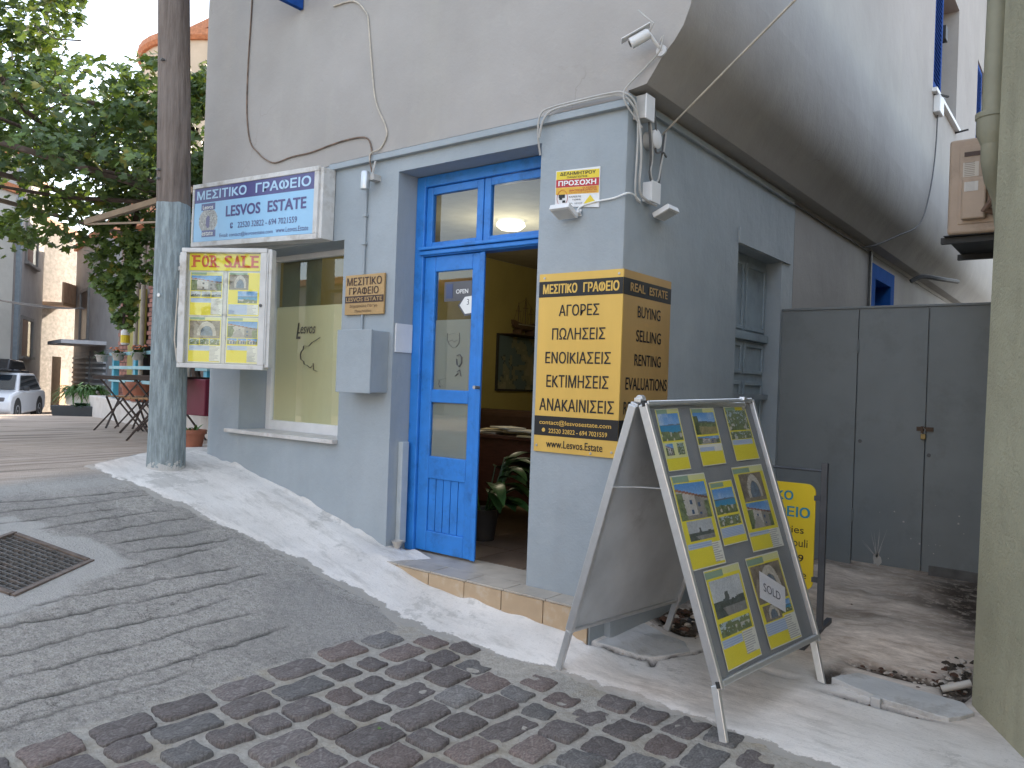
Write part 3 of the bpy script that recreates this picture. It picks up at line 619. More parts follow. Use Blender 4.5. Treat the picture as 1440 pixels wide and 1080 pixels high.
# ---- street door
dx0, dx1 = -3.95, -2.735; dzb, dzt = -1.185, 1.452
fy0, fy1 = 3.93, 4.03
mb = MB(); mb.box(dx0, dx0+.085, fy0, fy1, dzb, dzt).box(dx1-.07, dx1, fy0, fy1, dzb, dzt).box(dx0+.085, dx1-.07, fy0, fy1, 1.375, dzt).box(dx0+.085, dx1-.07, fy0, fy1, .885, .935)
DF = obj('door_frame', mb, BLUE, B, bevel=.006)
obj('transom_moulding', MB().box(dx0+.06, dx1-.05, 3.895, 3.93, .925, .948).box(dx0+.06, dx1-.05, 3.91, 3.93, .892, .922), BLUE, DF, bevel=.006)
for a, b in ((dx0+.087, -3.345), (-3.337, dx1-.072)):
    mb = MB().box(a, a+.055, 3.95, 3.99, .937, 1.373).box(b-.055, b, 3.95, 3.99, .937, 1.373).box(a+.055, b-.055, 3.95, 3.99, .937, .985).box(a+.055, b-.055, 3.95, 3.99, 1.32, 1.373)
    tl = obj('transom_light', mb, BLUE, B, bevel=.005)
    obj('pane', MB().box(a+.055, b-.055, 3.968, 3.973, .985, 1.32), GLASS, tl)
lx0, lx1, lz0, lz1 = -3.862, -3.335, -1.172, .882
def leaf(x0, flip=False):
    """door leaf built in its own frame, hinge at x0, width .53, z lz0..lz1"""
    w = lx1-lx0; mb = MB()
    mb.box(0, .10, 0, .042, lz0, lz1).box(w-.085, w, 0, .042, lz0, lz1)
    for a, b in ((.775, lz1), (-.135, -.045), (-.665, -.51), (lz0, -1.03)): mb.box(.10, w-.085, 0, .042, a, b)
    mb.box(w-.012, w+.03, -.014, .0, lz0, lz1)     # meeting bead
    return mb, w
mb, w = leaf(0)
mb.v = [(x+lx0, y+3.95, z) for x, y, z in mb.v]
LF = obj('door_leaf', mb, BLUE, B, bevel=.006)
obj('glass_upper', MB().box(lx0+.1, lx1-.085, 3.966, 3.971, -.045, .775), GLASS, LF)
obj('glass_lower', MB().box(lx0+.1, lx1-.085, 3.966, 3.971, -.51, -.135), GLASS, LF)
obj('frosted_film', MB().add([(lx0+.1,3.975,-.045),(lx1-.085,3.975,-.045),(lx1-.085,3.975,.44),(lx0+.1,3.975,.44)], [(0,1,2,3)]).add([(lx0+.1,3.975,-.51),(lx1-.085,3.975,-.51),(lx1-.085,3.975,-.135),(lx0+.1,3.975,-.135)], [(0,1,2,3)]), FILM2, LF)
pw = (lx1-.085-lx0-.1)/5
for k in range(5): obj('plank', MB().box(lx0+.1+k*pw+.003, lx0+.1+(k+1)*pw-.003, 3.962, 3.98, -1.03, -.665), BLUE, LF, bevel=.003)
obj('plank_backing', MB().box(lx0+.1, lx1-.085, 3.9805, 3.984, -1.03, -.665), BLUE2, LF)
# marks on the door glass
FD = ((0,3.9655,0), (1,0,0), (0,0,1)); GV = mat('white_print', (.75,.75,.73), .5); DK = mat('dark_sign', (.10,.10,.11), .4)
sg = obj('open_sign', panel(MB(), FD, -3.68, -3.43, .565, .70, .003, .002), DK, LF)
text('OPEN', FD, -3.57, -3.46, .615, .645, GV, LF, bold=.02, off=.0045)
obj('small_photo_sign', panel(MB(), FD, -3.66, -3.60, .585, .685, .006, .002), mat('bluish_print', (.06,.08,.16), .4), LF)
obj('hexagon_sticker', MB().prism([(-3.53,3.958,.535),(-3.485,3.958,.59),(-3.425,3.958,.595),(-3.42,3.958,.48),(-3.48,3.958,.475)], (0,.003,0)), GV, LF)
obj('hexagon_border', MB().prism([(-3.55,3.9612,.535),(-3.49,3.9612,.605),(-3.415,3.9612,.61),(-3.41,3.9612,.468),(-3.485,3.9612,.460)], (0,.002,0)), DK, LF)
text('3', FD, -3.465, -3.445, .535, .575, DK, LF, off=.009)
mb = MB()
def strokes(mb, pts, w=.006, y=3.9650):
    for p, q in zip(pts[:-1], pts[1:]): mb.bar((p[0],y,p[1]), (q[0],y,q[1]), .001, w, (0,1,0))
strokes(mb, [(-3.64,.345),(-3.64,.30),(-3.62,.27),(-3.585,.245),(-3.555,.25),(-3.53,.275),(-3.525,.31),(-3.53,.345)]); strokes(mb, [(-3.625,.335),(-3.585,.345),(-3.54,.335)], .004)
strokes(mb, [(-3.63,.285),(-3.595,.30),(-3.575,.285),(-3.545,.30)], .004)
strokes(mb, [(-3.545,.19),(-3.52,.20),(-3.50,.18),(-3.50,.14),(-3.52,.115),(-3.54,.13),(-3.545,.17)], .014); strokes(mb, [(-3.54,.08),(-3.515,.095),(-3.50,.05)], .010); strokes(mb, [(-3.555,.05),(-3.53,.07)], .016)
strokes(mb, [(-3.72,.03),(-3.70,.02),(-3.64,.035)]); strokes(mb, [(-3.70,.02),(-3.705,-.01),(-3.69,-.03),(-3.69,-.02)]); strokes(mb, [(-3.69,-.0),(-3.65,-.02)])
obj('drawing_print', mb, DK, LF)
# open right-hand leaf, folded back inside
mb, w = leaf(0)
M_ = Matrix.Translation((dx1-.05, 4.03, 0)) @ Matrix.Rotation(R(86), 4, 'Z')
mb.v = [tuple(M_ @ Vector(q)) for q in mb.v]
LF2 = obj('door_leaf', mb, BLUE, B, bevel=.006); 
gq = MB().box(.1, w-.085, .016, .021, -.51, .775); gq.v = [tuple(M_ @ Vector(q)) for q in gq.v]; obj('glass', gq, GLASS, LF2)
gq = MB().box(.1, w-.085, .012, .025, -1.03, -.665); gq.v = [tuple(M_ @ Vector(q)) for q in gq.v]; obj('lower_panel', gq, BLUE, LF2)
obj('door_handle', MB().lathe((-3.31,3.93,-.02), [(.012,0),(.012,.05)], 10, (0,-1,0)).bar((-3.31,3.885,-.02),(-3.31,3.885,-.10),.012,.012), ALU, LF)

# ---- step with tiles
TOPT = mat('cream_floor_tile', (.42,.37,.31), .5, .12, 7, .05, 60, rnd=.08, dirt=(.27,.23,.19), dscale=5)
RIST = mat('beige_riser_tile', (.44,.32,.205), .5, .10, 7, .05, 60, rnd=.07, dirt=(.50,.44,.36), dscale=7)
GROUT = mat('tile_grout', (.12,.105,.09), .8, .2)
stp = obj('step', MB().box(-4.15, -2.20, 3.592, 3.93, -1.7, -1.197), GROUT, B)
jx = [-4.12,-3.97,-3.67,-3.376,-3.078,-2.79,-2.49,-2.196]
for a, b in zip(jx[:-1], jx[1:]):
    obj('riser_tile', MB().box(a+.003, b-.003, 3.582, 3.5915, -1.55, -1.199), RIST, stp, bevel=.0015)
    obj('tread_tile', MB().box(a+.02, b+.014, 3.578, 3.748, -1.1965, -1.186), TOPT, stp, bevel=.002)
mb = MB(); mb.box(-3.948, -2.737, 3.752, 4.05, -1.1965, -1.187); obj('threshold_slab', mb, TOPT, stp, bevel=.002)

# ---- interior of the office
YW = mat('yellow_interior_wall', (.36,.30,.095), .8, .08, 2, .05)
FT_ = mat('brown_floor_tile', (.20,.14,.10), .4, .2, 5, .05, rnd=.1)
mb = MB(); mb.box(-6.2, -6.19, 4.06, 9.2, -1.19, 1.58).box(-6.19, -2.47, 9.19, 9.2, -1.19, 1.58).box(-2.47, -2.455, 4.06, 9.19, -1.19, 1.58)
mb.box(-6.19, -5.78, 4.052, 4.062, -1.19, 1.58).box(-5.78, -4.49, 4.052, 4.062, -1.19, -.46).box(-4.49, -3.96, 4.052, 4.062, -1.19, 1.58).box(-3.96, -2.72, 4.052, 4.062, 1.46, 1.58).box(-2.72, -2.47, 4.052, 4.062, -1.19, 1.58)
obj('interior_wall', mb, YW, B)
obj('ceiling', MB().box(-6.2, -2.455, 4.052, 9.2, 1.585, 1.598), mat('ceiling_white', (.36,.33,.25), .8), B)
IF = obj('interior_floor', MB().box(-6.2, -2.455, 4.052, 9.2, -1.5, -1.198), GROUT, B)
t0 = obj('floor_tile', MB().box(-.196, .196, -.196, .196, -.006, .004), FT_, IF, local=True)
for i in range(9):
    for j in range(12):
        o = t0 if i+j == 0 else t0.copy()
        if i+j: COL.objects.link(o)
        o.location = (-6.0+i*.4+4.3, 4.26+j*.4-6, -1.193+1.2)

# ---- side door in the alley recess
GD = mat('grey_blue_side_door_paint', (.27,.32,.35), .55, .1, 8, .1, dirt=(.19,.22,.24), dscale=5)
sdr = obj('side_door', MB().box(-2.32, -2.28, 5.39, 6.32, -1.45, 1.08), GD, B)
mb = MB()
for y0 in (5.40, 5.86):
    for a, b in ((-1.3, -.42), (-.30, .10), (.16, .40), (.50, 1.02)):
        mb.box(-2.28, -2.265, y0+.02, y0+.05, a, b).box(-2.28, -2.265, y0+.40, y0+.43, a, b).box(-2.28, -2.265, y0+.05, y0+.40, a, a+.03).box(-2.28, -2.265, y0+.05, y0+.40, b-.03, b)
obj('moulding', mb, GD, sdr, bevel=.003)
obj('crossbar', MB().bar((-2.24,5.39,-.02), (-2.24,6.32,-.02), .02, .04), mat('grey_bar', (.26,.29,.31), .5), sdr)
obj('rail', MB().box(-2.28, -2.24, 5.40, 6.31, .42, .48), GD, sdr, bevel=.004)

# ================================================================ THINGS INSIDE THE OFFICE
WOOD = mat('dark_red_wood', (.085,.030,.022), .4, .3, 12, .1, 60, stretch=(1,1,6))
dk = thing('desk', 'dark reddish wooden desk covered with papers inside the open office doorway', 'desk', (-3.9, 5.5, -1.19))
obj('desk_top', MB().box(-4.75, -3.05, 5.22, 5.95, -.46, -.43), WOOD, dk, bevel=.005)
obj('front_panel', MB().box(-4.62, -3.15, 5.27, 5.29, -1.02, -.461), WOOD, dk)
for x in (-4.68, -3.12): obj('side_panel', MB().box(x-.02, x+.02, 5.25, 5.92, -1.19, -.461), WOOD, dk)
rs = random.Random(5)
PAP = [mat('paper_white', (.62,.60,.54), .6, .05), mat('paper_cream', (.60,.50,.30), .6, .05)]
for k in range(9):
    a = rs.uniform(-.5,.5); c = Vector((-4.45+.13*k, 5.36+rs.uniform(-.05,.12), -.422+.013*((k*2) % 5)))
    single('paper_sheet', 'loose sheet of paper, %s along the spread on the dark desk, counted from the left' % 'first second third fourth fifth sixth seventh eighth ninth'.split()[k], 'paper', MB().obox(c, (.15*math.cos(a), .15*math.sin(a), 0), (-.105*math.sin(a), .105*math.cos(a), 0), (rs.uniform(-.0010,.0010),0,.006)), PAP[k % 2], tuple(c), group='papers on the desk')
single('phone', 'black desk phone behind papers', 'phone', MB().box(-3.95,-3.78,5.65,5.83,-.43,-.37).box(-3.94,-3.90,5.63,5.84,-.368,-.335), BLACKR, (-3.86,5.74,-.43), bevel=.01)
LEA = mat('brown_leather', (.055,.028,.020), .45, .2, 8, .15)
sf = thing('sofa', 'dark brown leather sofa behind the desk', 'sofa', (-5.0, 6.6, -1.19))
obj('seat', MB().box(-6.1, -4.1, 6.3, 7.1, -1.1, -.75), LEA, sf, bevel=.05, seg=3); obj('backrest', MB().box(-6.1, -4.1, 7.0, 7.25, -.9, -.28), LEA, sf, bevel=.07, seg=3)
for x in (-6.15, -4.1): obj('armrest', MB().box(x, x+.18, 6.3, 7.2, -1.15, -.5), LEA, sf, bevel=.05, seg=3)
pf = thing('framed_map', 'framed blue-green island map hanging on the yellow wall under a model ship', 'picture', (-6.185, 8.3, .3))
obj('picture_frame', MB().box(-6.189, -6.16, 7.66, 9.0, -.07, -.045).box(-6.189, -6.16, 7.66, 9.0, .635, .66).box(-6.189, -6.16, 7.66, 7.685, -.045, .635).box(-6.189, -6.16, 8.975, 9.0, -.045, .635), BLACKR, pf)
A = np.zeros((30, 56, 3)); yy, xx = np.mgrid[0:30, 0:56]
A[:] = (.10,.15,.16); q = nz(xx*1., yy*1., .14, 3)+.5*nz(xx*1., yy*1., .35, 8); A[q > .75] = (.19,.20,.14); A[q > 1.0] = (.26,.25,.17); A[(q > .72) & (q < .75)] = (.05,.07,.08)
picture('map_print', A, ((-6.17,7.67,-.05), (0,1,0), (0,0,1)), 0, 1.32, 0, .70, pf)
sh = thing('model_ship', 'wooden model sailing ship with bare masts above the framed map', 'model ship', (-6.12, 8.15, .70))
SHW = mat('ship_wood', (.10,.06,.035), .5, .2); SHL = mat('ship_pale', (.30,.27,.20), .5)
mb = MB(); secs = []
for k in range(9):
    t_ = k/8; y = 7.88+.50*t_; w_ = .055*math.sin(math.pi*min(.97, max(.06, t_*.9+.08)))**.6; zb = .72+.05*(abs(t_-.5)*2)**3; zt = .80+.05*(t_-.5)**2*4
    secs.append([(-6.11-w_, y, zt), (-6.11-w_*.7, y, zb+.02), (-6.11, y, zb), (-6.11+w_*.7, y, zb+.02), (-6.11+w_, y, zt)])
vs = [p for s_ in secs for p in s_]; mb.add(vs, [(i*5+j, i*5+j+1, (i+1)*5+j+1, (i+1)*5+j) for i in range(8) for j in range(4)]+[(i*5+4, i*5, (i+1)*5, (i+1)*5+4) for i in range(8)]+[(0,1,2,3,4),(44,43,42,41,40)])
obj('hull', mb, SHW, sh, smooth=True)
obj('deck_line', MB().box(-6.05,-6.045,7.93,8.33,.785,.80), SHL, sh)
obj('cradle', MB().box(-6.18,-6.04,7.98,8.0,.665,.73).box(-6.18,-6.04,8.25,8.27,.665,.73), SHW, sh)
obj('shelf', MB().box(-6.189,-6.0,7.75,8.5,.655,.665), SHW, sh)
mb = MB()
for y, h in ((8.0,.28),(8.15,.36),(8.27,.25)): mb.tube([(-6.11,y,.78),(-6.11,y,.80+h)], .004, 5).tube([(-6.11,y-.06,.80+h*.6),(-6.11,y+.06,.80+h*.62)], .003, 5)
mb.tube([(-6.11,8.36,.83),(-6.11,8.52,.86)], .004, 5)
obj('mast', mb, SHW, sh); mb = MB()
for a, b in (((7.9,.83),(8.0,1.06)),((8.0,1.06),(8.15,1.14)),((8.15,1.14),(8.27,1.04)),((8.27,1.04),(8.5,.86)),((8.08,.82),(8.15,1.14)),((8.22,.82),(8.15,1.14)),((8.2,.82),(8.27,1.04)),((8.06,.82),(8.0,1.06))): mb.tube([(-6.11,*a),(-6.11,*b)], .0018, 4)
obj('rigging', mb, SHW, sh)
LAMPE = emit_mat('lamp_glow', (1,.93,.78), .8)
lp = thing('ceiling_lamp', 'round lit white ceiling lamp seen through the transom glass', 'lamp', (-4.6, 5.85, 1.58))
obj('shade', MB().lathe((-4.6,5.85,1.582), [(.05,0),(.13,-.02),(.14,-.05),(.10,-.085),(.02,-.095)], 24), LAMPE, lp, smooth=True)
ld = bpy.data.lights.new('room_light', 'POINT'); ld.energy = 5.5; ld.color = (1,.88,.66); ld.shadow_soft_size = .14
lo = bpy.data.objects.new('room_light', ld); COL.objects.link(lo); lo.location = Vector((-4.6,5.85,1.15))-Vector((-4.6,5.85,1.58)); lo.parent = lp
# peace lily
PL = mat('glossy_dark_leaf', (.035,.085,.022), .35, .25, 8, .05, rnd=.3)
pp = thing('potted_plant', 'leafy green houseplant in a dark pot just behind the blue door', 'plant', (-3.80, 4.62, -1.19))
obj('pot', MB().lathe((-3.80,4.62,-1.19), [(.09,0),(.12,.22),(.13,.24),(.11,.24),(.10,.2)], 16), mat('dark_pot', (.04,.035,.03), .6), pp, smooth=True)
rs = random.Random(11)
def blade(mb, base, dirv, L, wd, droop):
    d = Vector(dirv).normalized(); s_ = d.cross(Vector((0,0,1))).normalized(); N = 6; vs = []
    for k in range(N+1):
        t_ = k/N; c = Vector(base)+d*(L*t_)+Vector((0,0,-droop*t_*t_*L)); w_ = wd*math.sin(math.pi*min(1, t_*.93+.07))**.8
        vs += [c-s_*w_, c+Vector((0,0,-w_*.3)), c+s_*w_]
    mb.add(vs, [(i*3+j, i*3+j+1, (i+1)*3+j+1, (i+1)*3+j) for i in range(N) for j in range(2)])
for k in range(44):
    a = rs.uniform(0, 6.28); e = rs.uniform(.3, 1.5); h = rs.uniform(.0,.3)
    mb = MB(); st = Vector((-3.80+.05*math.cos(a), 4.62+.05*math.sin(a), -.97)); top = st+Vector((math.cos(a)*.14, math.sin(a)*.14, .08+h*1.1))
    blade(mb, top, (math.cos(a), math.sin(a), e*.6), rs.uniform(.24,.40), rs.uniform(.045,.07), rs.uniform(.4,1.1)); mb.tube([st, top], .005, 5)
    obj('leaf', mb, PL, pp, smooth=True)

# ================================================================ FIXTURES ON THE BUILDING (each a thing)
# light box sign
LBL, DPB = mat('light_blue_sign', (.28,.50,.70), .35, .04, 3, 0), mat('dark_purple_sign', (.075,.07,.20), .35, .04, 3, 0)
ang = R(-2.55)
sgn = thing('light_box_sign', 'long weathered light box sign in pale blue and purple above the shop window', 'sign', (-5.53, 3.69, 1.1))
ca_, sa_ = math.cos(ang), math.sin(ang)
U_ = Vector((ca_, 0, sa_)); V_ = Vector((-sa_*.0+.012, 0, 1)).normalized()
O_ = Vector((-6.345, 3.62, 1.152))
FS = (tuple(O_), tuple(U_), tuple(V_))
def pb(mb, x0, x1, z0, z1, y0, y1, mi=0):
    c = O_+U_*(x0+x1)/2+V_*(z0+z1)/2; c.y = (y0+y1)/2
    return mb.obox(c, U_*(x1-x0)/2, Vector((0,(y1-y0)/2,0)), V_*(z1-z0)/2, mi)
mb = MB(); pb(mb, -.03, 1.69, -.05, -.008, 3.612, 3.748); pb(mb, -.03, 1.69, .452, .49, 3.612, 3.748); pb(mb, -.03, 0, -.008, .452, 3.612, 3.748); pb(mb, 1.642, 1.69, -.008, .452, 3.612, 3.748)
pb(mb, 1.69, 1.725, -.045, .48, 3.63, 3.745)
obj('frame', mb, ALUW, sgn, bevel=.005)
mb = MB(); pb(mb, .002, 1.640, -.006, .325, 3.6185, 3.66); obj('blue_face', mb, LBL, sgn)
mb = MB(); pb(mb, .002, 1.640, .325, .450, 3.6185, 3.66); obj('purple_band', mb, DPB, sgn)
LT = mat('pale_blue_letters', (.40,.58,.74), .4, .02, 3, 0); DT = mat('dark_purple_letters', (.085,.075,.20), .4, .02, 3, 0); FSo = (tuple(O_-Vector((0,.002,0))), tuple(U_), tuple(V_))
text('ΜΕΣΙΤΙΚΟ', FSo, .04, .775, .350, .428, LT, sgn, bold=.035); text('ΓΡΑΦΕΙΟ', FSo, .90, 1.60, .350, .428, LT, sgn, bold=.035)
text('LESVOS', FSo, .49, .975, .185, .275, DT, sgn, bold=.035); text('ESTATE', FSo, 1.07, 1.555, .185, .275, DT, sgn, bold=.035)
text('22520 32822 - 694 7021559', FSo, .67, 1.45, .085, .132, DT, sgn, bold=.005)
text('Email: contact@lesvosestate.com', FSo, .41, 1.15, .010, .050, DT, sgn); text('www.Lesvos.Estate', FSo, 1.19, 1.59, .020, .058, DT, sgn)
mb = MB(); pts = [(.58+.017*math.cos(t), .108+.022*math.sin(t)) for t in np.linspace(.3, 6.0, 12)]
for (a, b), (c, d) in zip(pts[:-1], pts[1:]): pb(mb, min(a,c)-.001, max(a,c)+.002, min(b,d)-.001, max(b,d)+.002, 3.6165, 3.6178)
pb(mb, .572, .578, .095, .12, 3.6165, 3.6178); pb(mb, .578, .59, .092, .098, 3.6165, 3.6178); obj('phone_symbol', mb, DT, sgn)
# emblem: a stone house cluster between two dark name bands
A = np.zeros((30, 34, 3)); A[:] = (.28,.50,.70); yy, xx = np.mgrid[0:30, 0:34]
el = ((xx-17)/15.)**2+((yy-15)/11.)**2 < 1; rsn = np.random.RandomState(2); st = (.34,.33,.30)*(1+.9*(rsn.rand(30, 34, 1)-.5)); A[el] = st[el]; A[(xx > 13) & (xx < 20) & (yy > 10) & (yy < 22) & (np.abs(xx-17)+abs(yy-16) < 7)] = (.10,.09,.2)
for y0, x0, x1 in ((0, 6, 28), (24, 8, 30)): A[y0:y0+6, x0:x1] = (.08,.09,.22)
picture('emblem', A, FSo, .055, .385, .03, .315, sgn, off=.0005)
text('Lesvos', FSo, .14, .30, .266, .300, GV, sgn, bold=.03, off=.003); text('estate', FSo, .14, .31, .042, .074, GV, sgn, bold=.03, off=.003)

# FOR SALE display cabinet (hangs beside the pole)
c0 = Vector((-5.712, 3.169, .04)); du = Vector((.873, .487, 0)).normalized(); FC = (tuple(c0), tuple(du), (0,0,1)); cn = du.cross(Vector((0,0,1)))
cab = thing('notice_cabinet', 'yellow for-sale notice cabinet with property sheets, hanging beside the utility pole', 'notice cabinet', tuple(c0+du*.34))
mb = MB()
def cb(mb, x0, x1, z0, z1, d0, d1): return mb.obox(c0+du*(x0+x1)/2+Vector((0,0,(z0+z1)/2))+cn*(d0+d1)/2, du*(x1-x0)/2, cn*(d1-d0)/2, Vector((0,0,(z1-z0)/2)))
cb(mb, -.012, .70, .01, .045, -.09, .004); cb(mb, -.0, .70, .90, .935, -.09, .004); cb(mb, -.012, .04, .045, .90, -.09, .004); cb(mb, .648, .70, .045, .90, -.09, .004)
obj('frame', mb, ALUW, cab, bevel=.005)
mb = MB(); cb(mb, .04, .648, .045, .90, -.085, -.03); obj('back_board', mb, mat('grey_board', (.42,.42,.42), .7), cab)
mb = MB(); cb(mb, .7005, .735, .03, .93, -.085, -.01); cb(mb, .70, .712, .05, .9, -.01, .0); obj('side_cheek', mb, ALUW, cab, bevel=.004)
mb = MB(); cb(mb, .035, .653, .04, .905, -.010, -.007); obj('glass', mb, glass_mat('cabinet_glass', (.97,.97,.95), .6), cab)
o_ = c0-cn*.028; FC2 = (tuple(o_), tuple(du), (0,0,1))
YM = mat('yellow_paper', Y, .5, .03, 3, 0)
obj('heading', panel(MB(), FC2, .05, .645, .765, .897), YM, cab)
RL = mat('red_letters', (.50,.075,.03), .5, .05, 3, 0)
def serif_word(word, x0, x1, z0, z1, stems):
    n_ = len(word); w_ = (x1-x0)/n_
    for i, ch in enumerate(word):
        a = x0+i*w_+.006; b = x0+(i+1)*w_-.006
        text(ch, FC2, a, b, z0, z1, RL, cab, bold=.03, off=.003)
        mb = MB(); sh_ = .011
        for (fx, top) in stems[ch]:
            c_ = a+(b-a)*fx; zz = z1-sh_ if top else z0; panel(mb, FC2, c_-.021, c_+.021, zz, zz+sh_, .0025, .0008)
        if stems[ch]: obj('letter_serif', mb, RL, cab)
ST = {'F': [(.12,0),(.12,1)], 'O': [], 'R': [(.12,0),(.9,0),(.12,1)], 'S': [], 'A': [(.04,0),(.96,0)], 'L': [(.12,1),(.12,0)], 'E': [(.12,0),(.12,1)]}
serif_word('FOR', .075, .292, .79, .882, ST); serif_word('SALE', .335, .628, .79, .882, ST)
CF = [FB('house','mono',.42), [('green', .05,.6,.02,.05), ('cross', .05,.64,.07,.40), ('sea', .33,.92,.44,.70), ('blue', .05,.62,.74,.95), ('lines', .62,.95,.74,.95)], FB('cross','trees',.46), FB('street','house',.44)]
CFp = [(.06,.335,.415,.755),(.375,.64,.415,.755),(.06,.335,.055,.408),(.375,.64,.055,.408)]
for (a, b, c, d), lay, k in zip(CFp, CF, range(4)): picture('property_sheet', flyer(50, 70, 40+k, lay), FC2, a, b, c, d, cab, off=.001)
obj('centre_strip', panel(MB(), FC2, .343, .368, .05, .76, .002, .001), ALUW, cab)
obj('lock', MB().lathe(c0+du*.665+Vector((0,0,.50)), [(.012,0),(.012,.012)], 10, cn), CABLED, cab)
mb = MB(); mb.tube([c0+du*-.02+Vector((0,0,.62)), c0+du*-.03+Vector((0,0,.4)), c0+du*-.035+Vector((0,0,.22)), c0+du*-.01+Vector((0,0,.06)), c0+du*.02+Vector((0,0,.03))], .005, 6); obj('power_cable', mb, CABLEB, cab, smooth=True)
for z in (.85, .45, .1): mb = MB(); cb(mb, -.03, -.012, z-.03, z+.03, -.06, -.02); obj('hinge', mb, ALUW, cab)
mb = MB(); mb.bar(c0+Vector((0,0,.8))-cn*.05, (-5.98, 3.30, .84), .03, .03); mb.bar(c0+Vector((0,0,.15))-cn*.05, (-5.98, 3.30, .19), .03, .03); obj('mounting_arm', mb, ALUW, cab)

# bronze plaque
FP = ((0,3.728,0), (1,0,0), (0,0,1))
BRZ = mat('matt_gold_plaque', (.42,.27,.12), .38, .08, 6, .04, 60, metal=.35)
pq = thing('bronze_plaque', 'small square gold plaque with dark lettering above the meter box', 'plaque', (-4.24, 3.74, .47))
obj('plate', MB().box(-4.445, -4.035, 3.729, 3.745, .47, .757), BRZ, pq, bevel=.002)
BRN = mat('dark_brown_print', (.05,.025,.018), .5)
text('ΜΕΣΙΤΙΚΟ', FP, -4.425, -4.06, .680, .738, BRN, pq, bold=.01); text('ΓΡΑΦΕΙΟ', FP, -4.40, -4.09, .615, .668, BRN, pq, bold=.01)
obj('dark_band', panel(MB(), FP, -4.443, -4.037, .555, .605, .0005), BRN, pq); text('LESVOS ESTATE', FP, -4.43, -4.05, .565, .595, BRZ, pq, bold=.02, off=.002)
text('Ζαχαρούλα Πάσχη', FP, -4.39, -4.10, .518, .543, BRN, pq); text('Πρωτούλη', FP, -4.33, -4.16, .482, .505, BRN, pq)
# blank white plaque on the door reveal
single('white_plaque', 'small blank white square plaque on the left reveal of the blue door', 'plaque', MB().box(-3.949, -3.938, 3.765, 3.925, .205, .405), WHITEP, (-3.945, 3.84, .2), bevel=.002)
# meter box
mt = thing('meter_box', 'painted grey-blue utility meter box fixed to the wall under the gold plaque', 'meter box', (-4.16, 3.75, -.08))
obj('housing', MB().box(-4.334, -3.99, 3.60, 3.752, -.082, .345), BLUEW, mt, bevel=.006); obj('door', MB().box(-4.340, -3.985, 3.582, 3.598, -.088, .350), BLUEW, mt, bevel=.004)
# conduit above it
cdt = thing('wall_conduit', 'thin painted conduit running down the wall from the metal spotlight to the gold plaque', 'conduit', (-4.27, 3.74, .36))
obj('pipe', MB().tube([(-4.262,3.738,1.37),(-4.264,3.738,.76)], .008, 8).tube([(-4.262,3.738,.47),(-4.262,3.738,.36)], .008, 8), BLUEW, cdt, smooth=True)
for z in (1.18, .98): obj('clip', MB().box(-4.282,-4.246,3.722,3.75,z-.01,z+.01), BLUEW, cdt, bevel=.003)
spt = thing('wall_spotlight', 'small silver cylinder spotlight hanging under the ledge left of the door', 'spotlight', (-4.19, 3.70, 1.40))
obj('body', MB().lathe((-4.20,3.665,1.345), [(.032,0),(.034,.02),(.034,.11),(.028,.125)], 16), ALU, spt, smooth=True); obj('bracket', MB().box(-4.19,-4.13,3.68,3.75,1.41,1.45).tube([(-4.17,3.70,1.45),(-4.16,3.72,1.55)], .008), CABLE, spt)
# downpipe + bowl on reveal
single('white_downpipe', 'short white plastic channel on the reveal at left of the blue door', 'pipe', MB().box(-3.949, -3.905, 3.835, 3.90, -1.13, -.42), mat('painted_channel', (.42,.46,.48), .5, .1, 8), (-3.92,3.87,-1.18), bevel=.006)
bo = thing('small_cup', 'tiny dirty white cup in the corner of the step beside the door', 'cup', (-3.885, 3.80, -1.186))
obj('bowl', MB().lathe((-3.885,3.80,-1.186), [(.022,0),(.02,.035),(.042,.085),(.038,.085),(.018,.045),(.0005,.04)], 16), mat('dirty_ceramic', (.45,.42,.38), .5, .2, 20, dirt=(.12,.09,.07), dscale=20), bo, smooth=True)

# gold corner sign
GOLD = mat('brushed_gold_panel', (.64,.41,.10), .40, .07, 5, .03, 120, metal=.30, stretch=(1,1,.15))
GBR = mat('darker_gold_side_panel', (.50,.31,.11), .40, .07, 5, .03, 120, metal=.30, stretch=(1,1,.15))  # side panel and its letters use a darker gold than the front
gs = thing('corner_sign', 'large gold sign wrapping the corner pier with black Greek and English lettering', 'sign', (-2.14, 3.74, -.37))
GX0, GX1, GZ0, GZ1 = -2.705, -2.137, -.38, .665
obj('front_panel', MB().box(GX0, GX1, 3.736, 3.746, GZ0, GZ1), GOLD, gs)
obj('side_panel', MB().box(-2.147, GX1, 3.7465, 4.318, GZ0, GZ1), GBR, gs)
FG = ((0,3.7355,0), (1,0,0), (0,0,1)); FH = ((-2.1365,3.738,0), (0,1,0), (0,0,1))
BK = BLACK
for fr, a, b in ((FG, GX0, GX1), (FH, .0, .58)):
    obj('black_band', panel(MB(), fr, a, b, .527, .620, .0006), BK, gs); obj('black_band', panel(MB(), fr, a, b, -.285, -.170, .0006), BK, gs)
text('ΜΕΣΙΤΙΚΟ', FG, -2.675, -2.435, .546, .603, GOLD, gs, bold=.03, off=.002); text('ΓΡΑΦΕΙΟ', FG, -2.395, -2.160, .546, .603, GOLD, gs, bold=.03, off=.002)
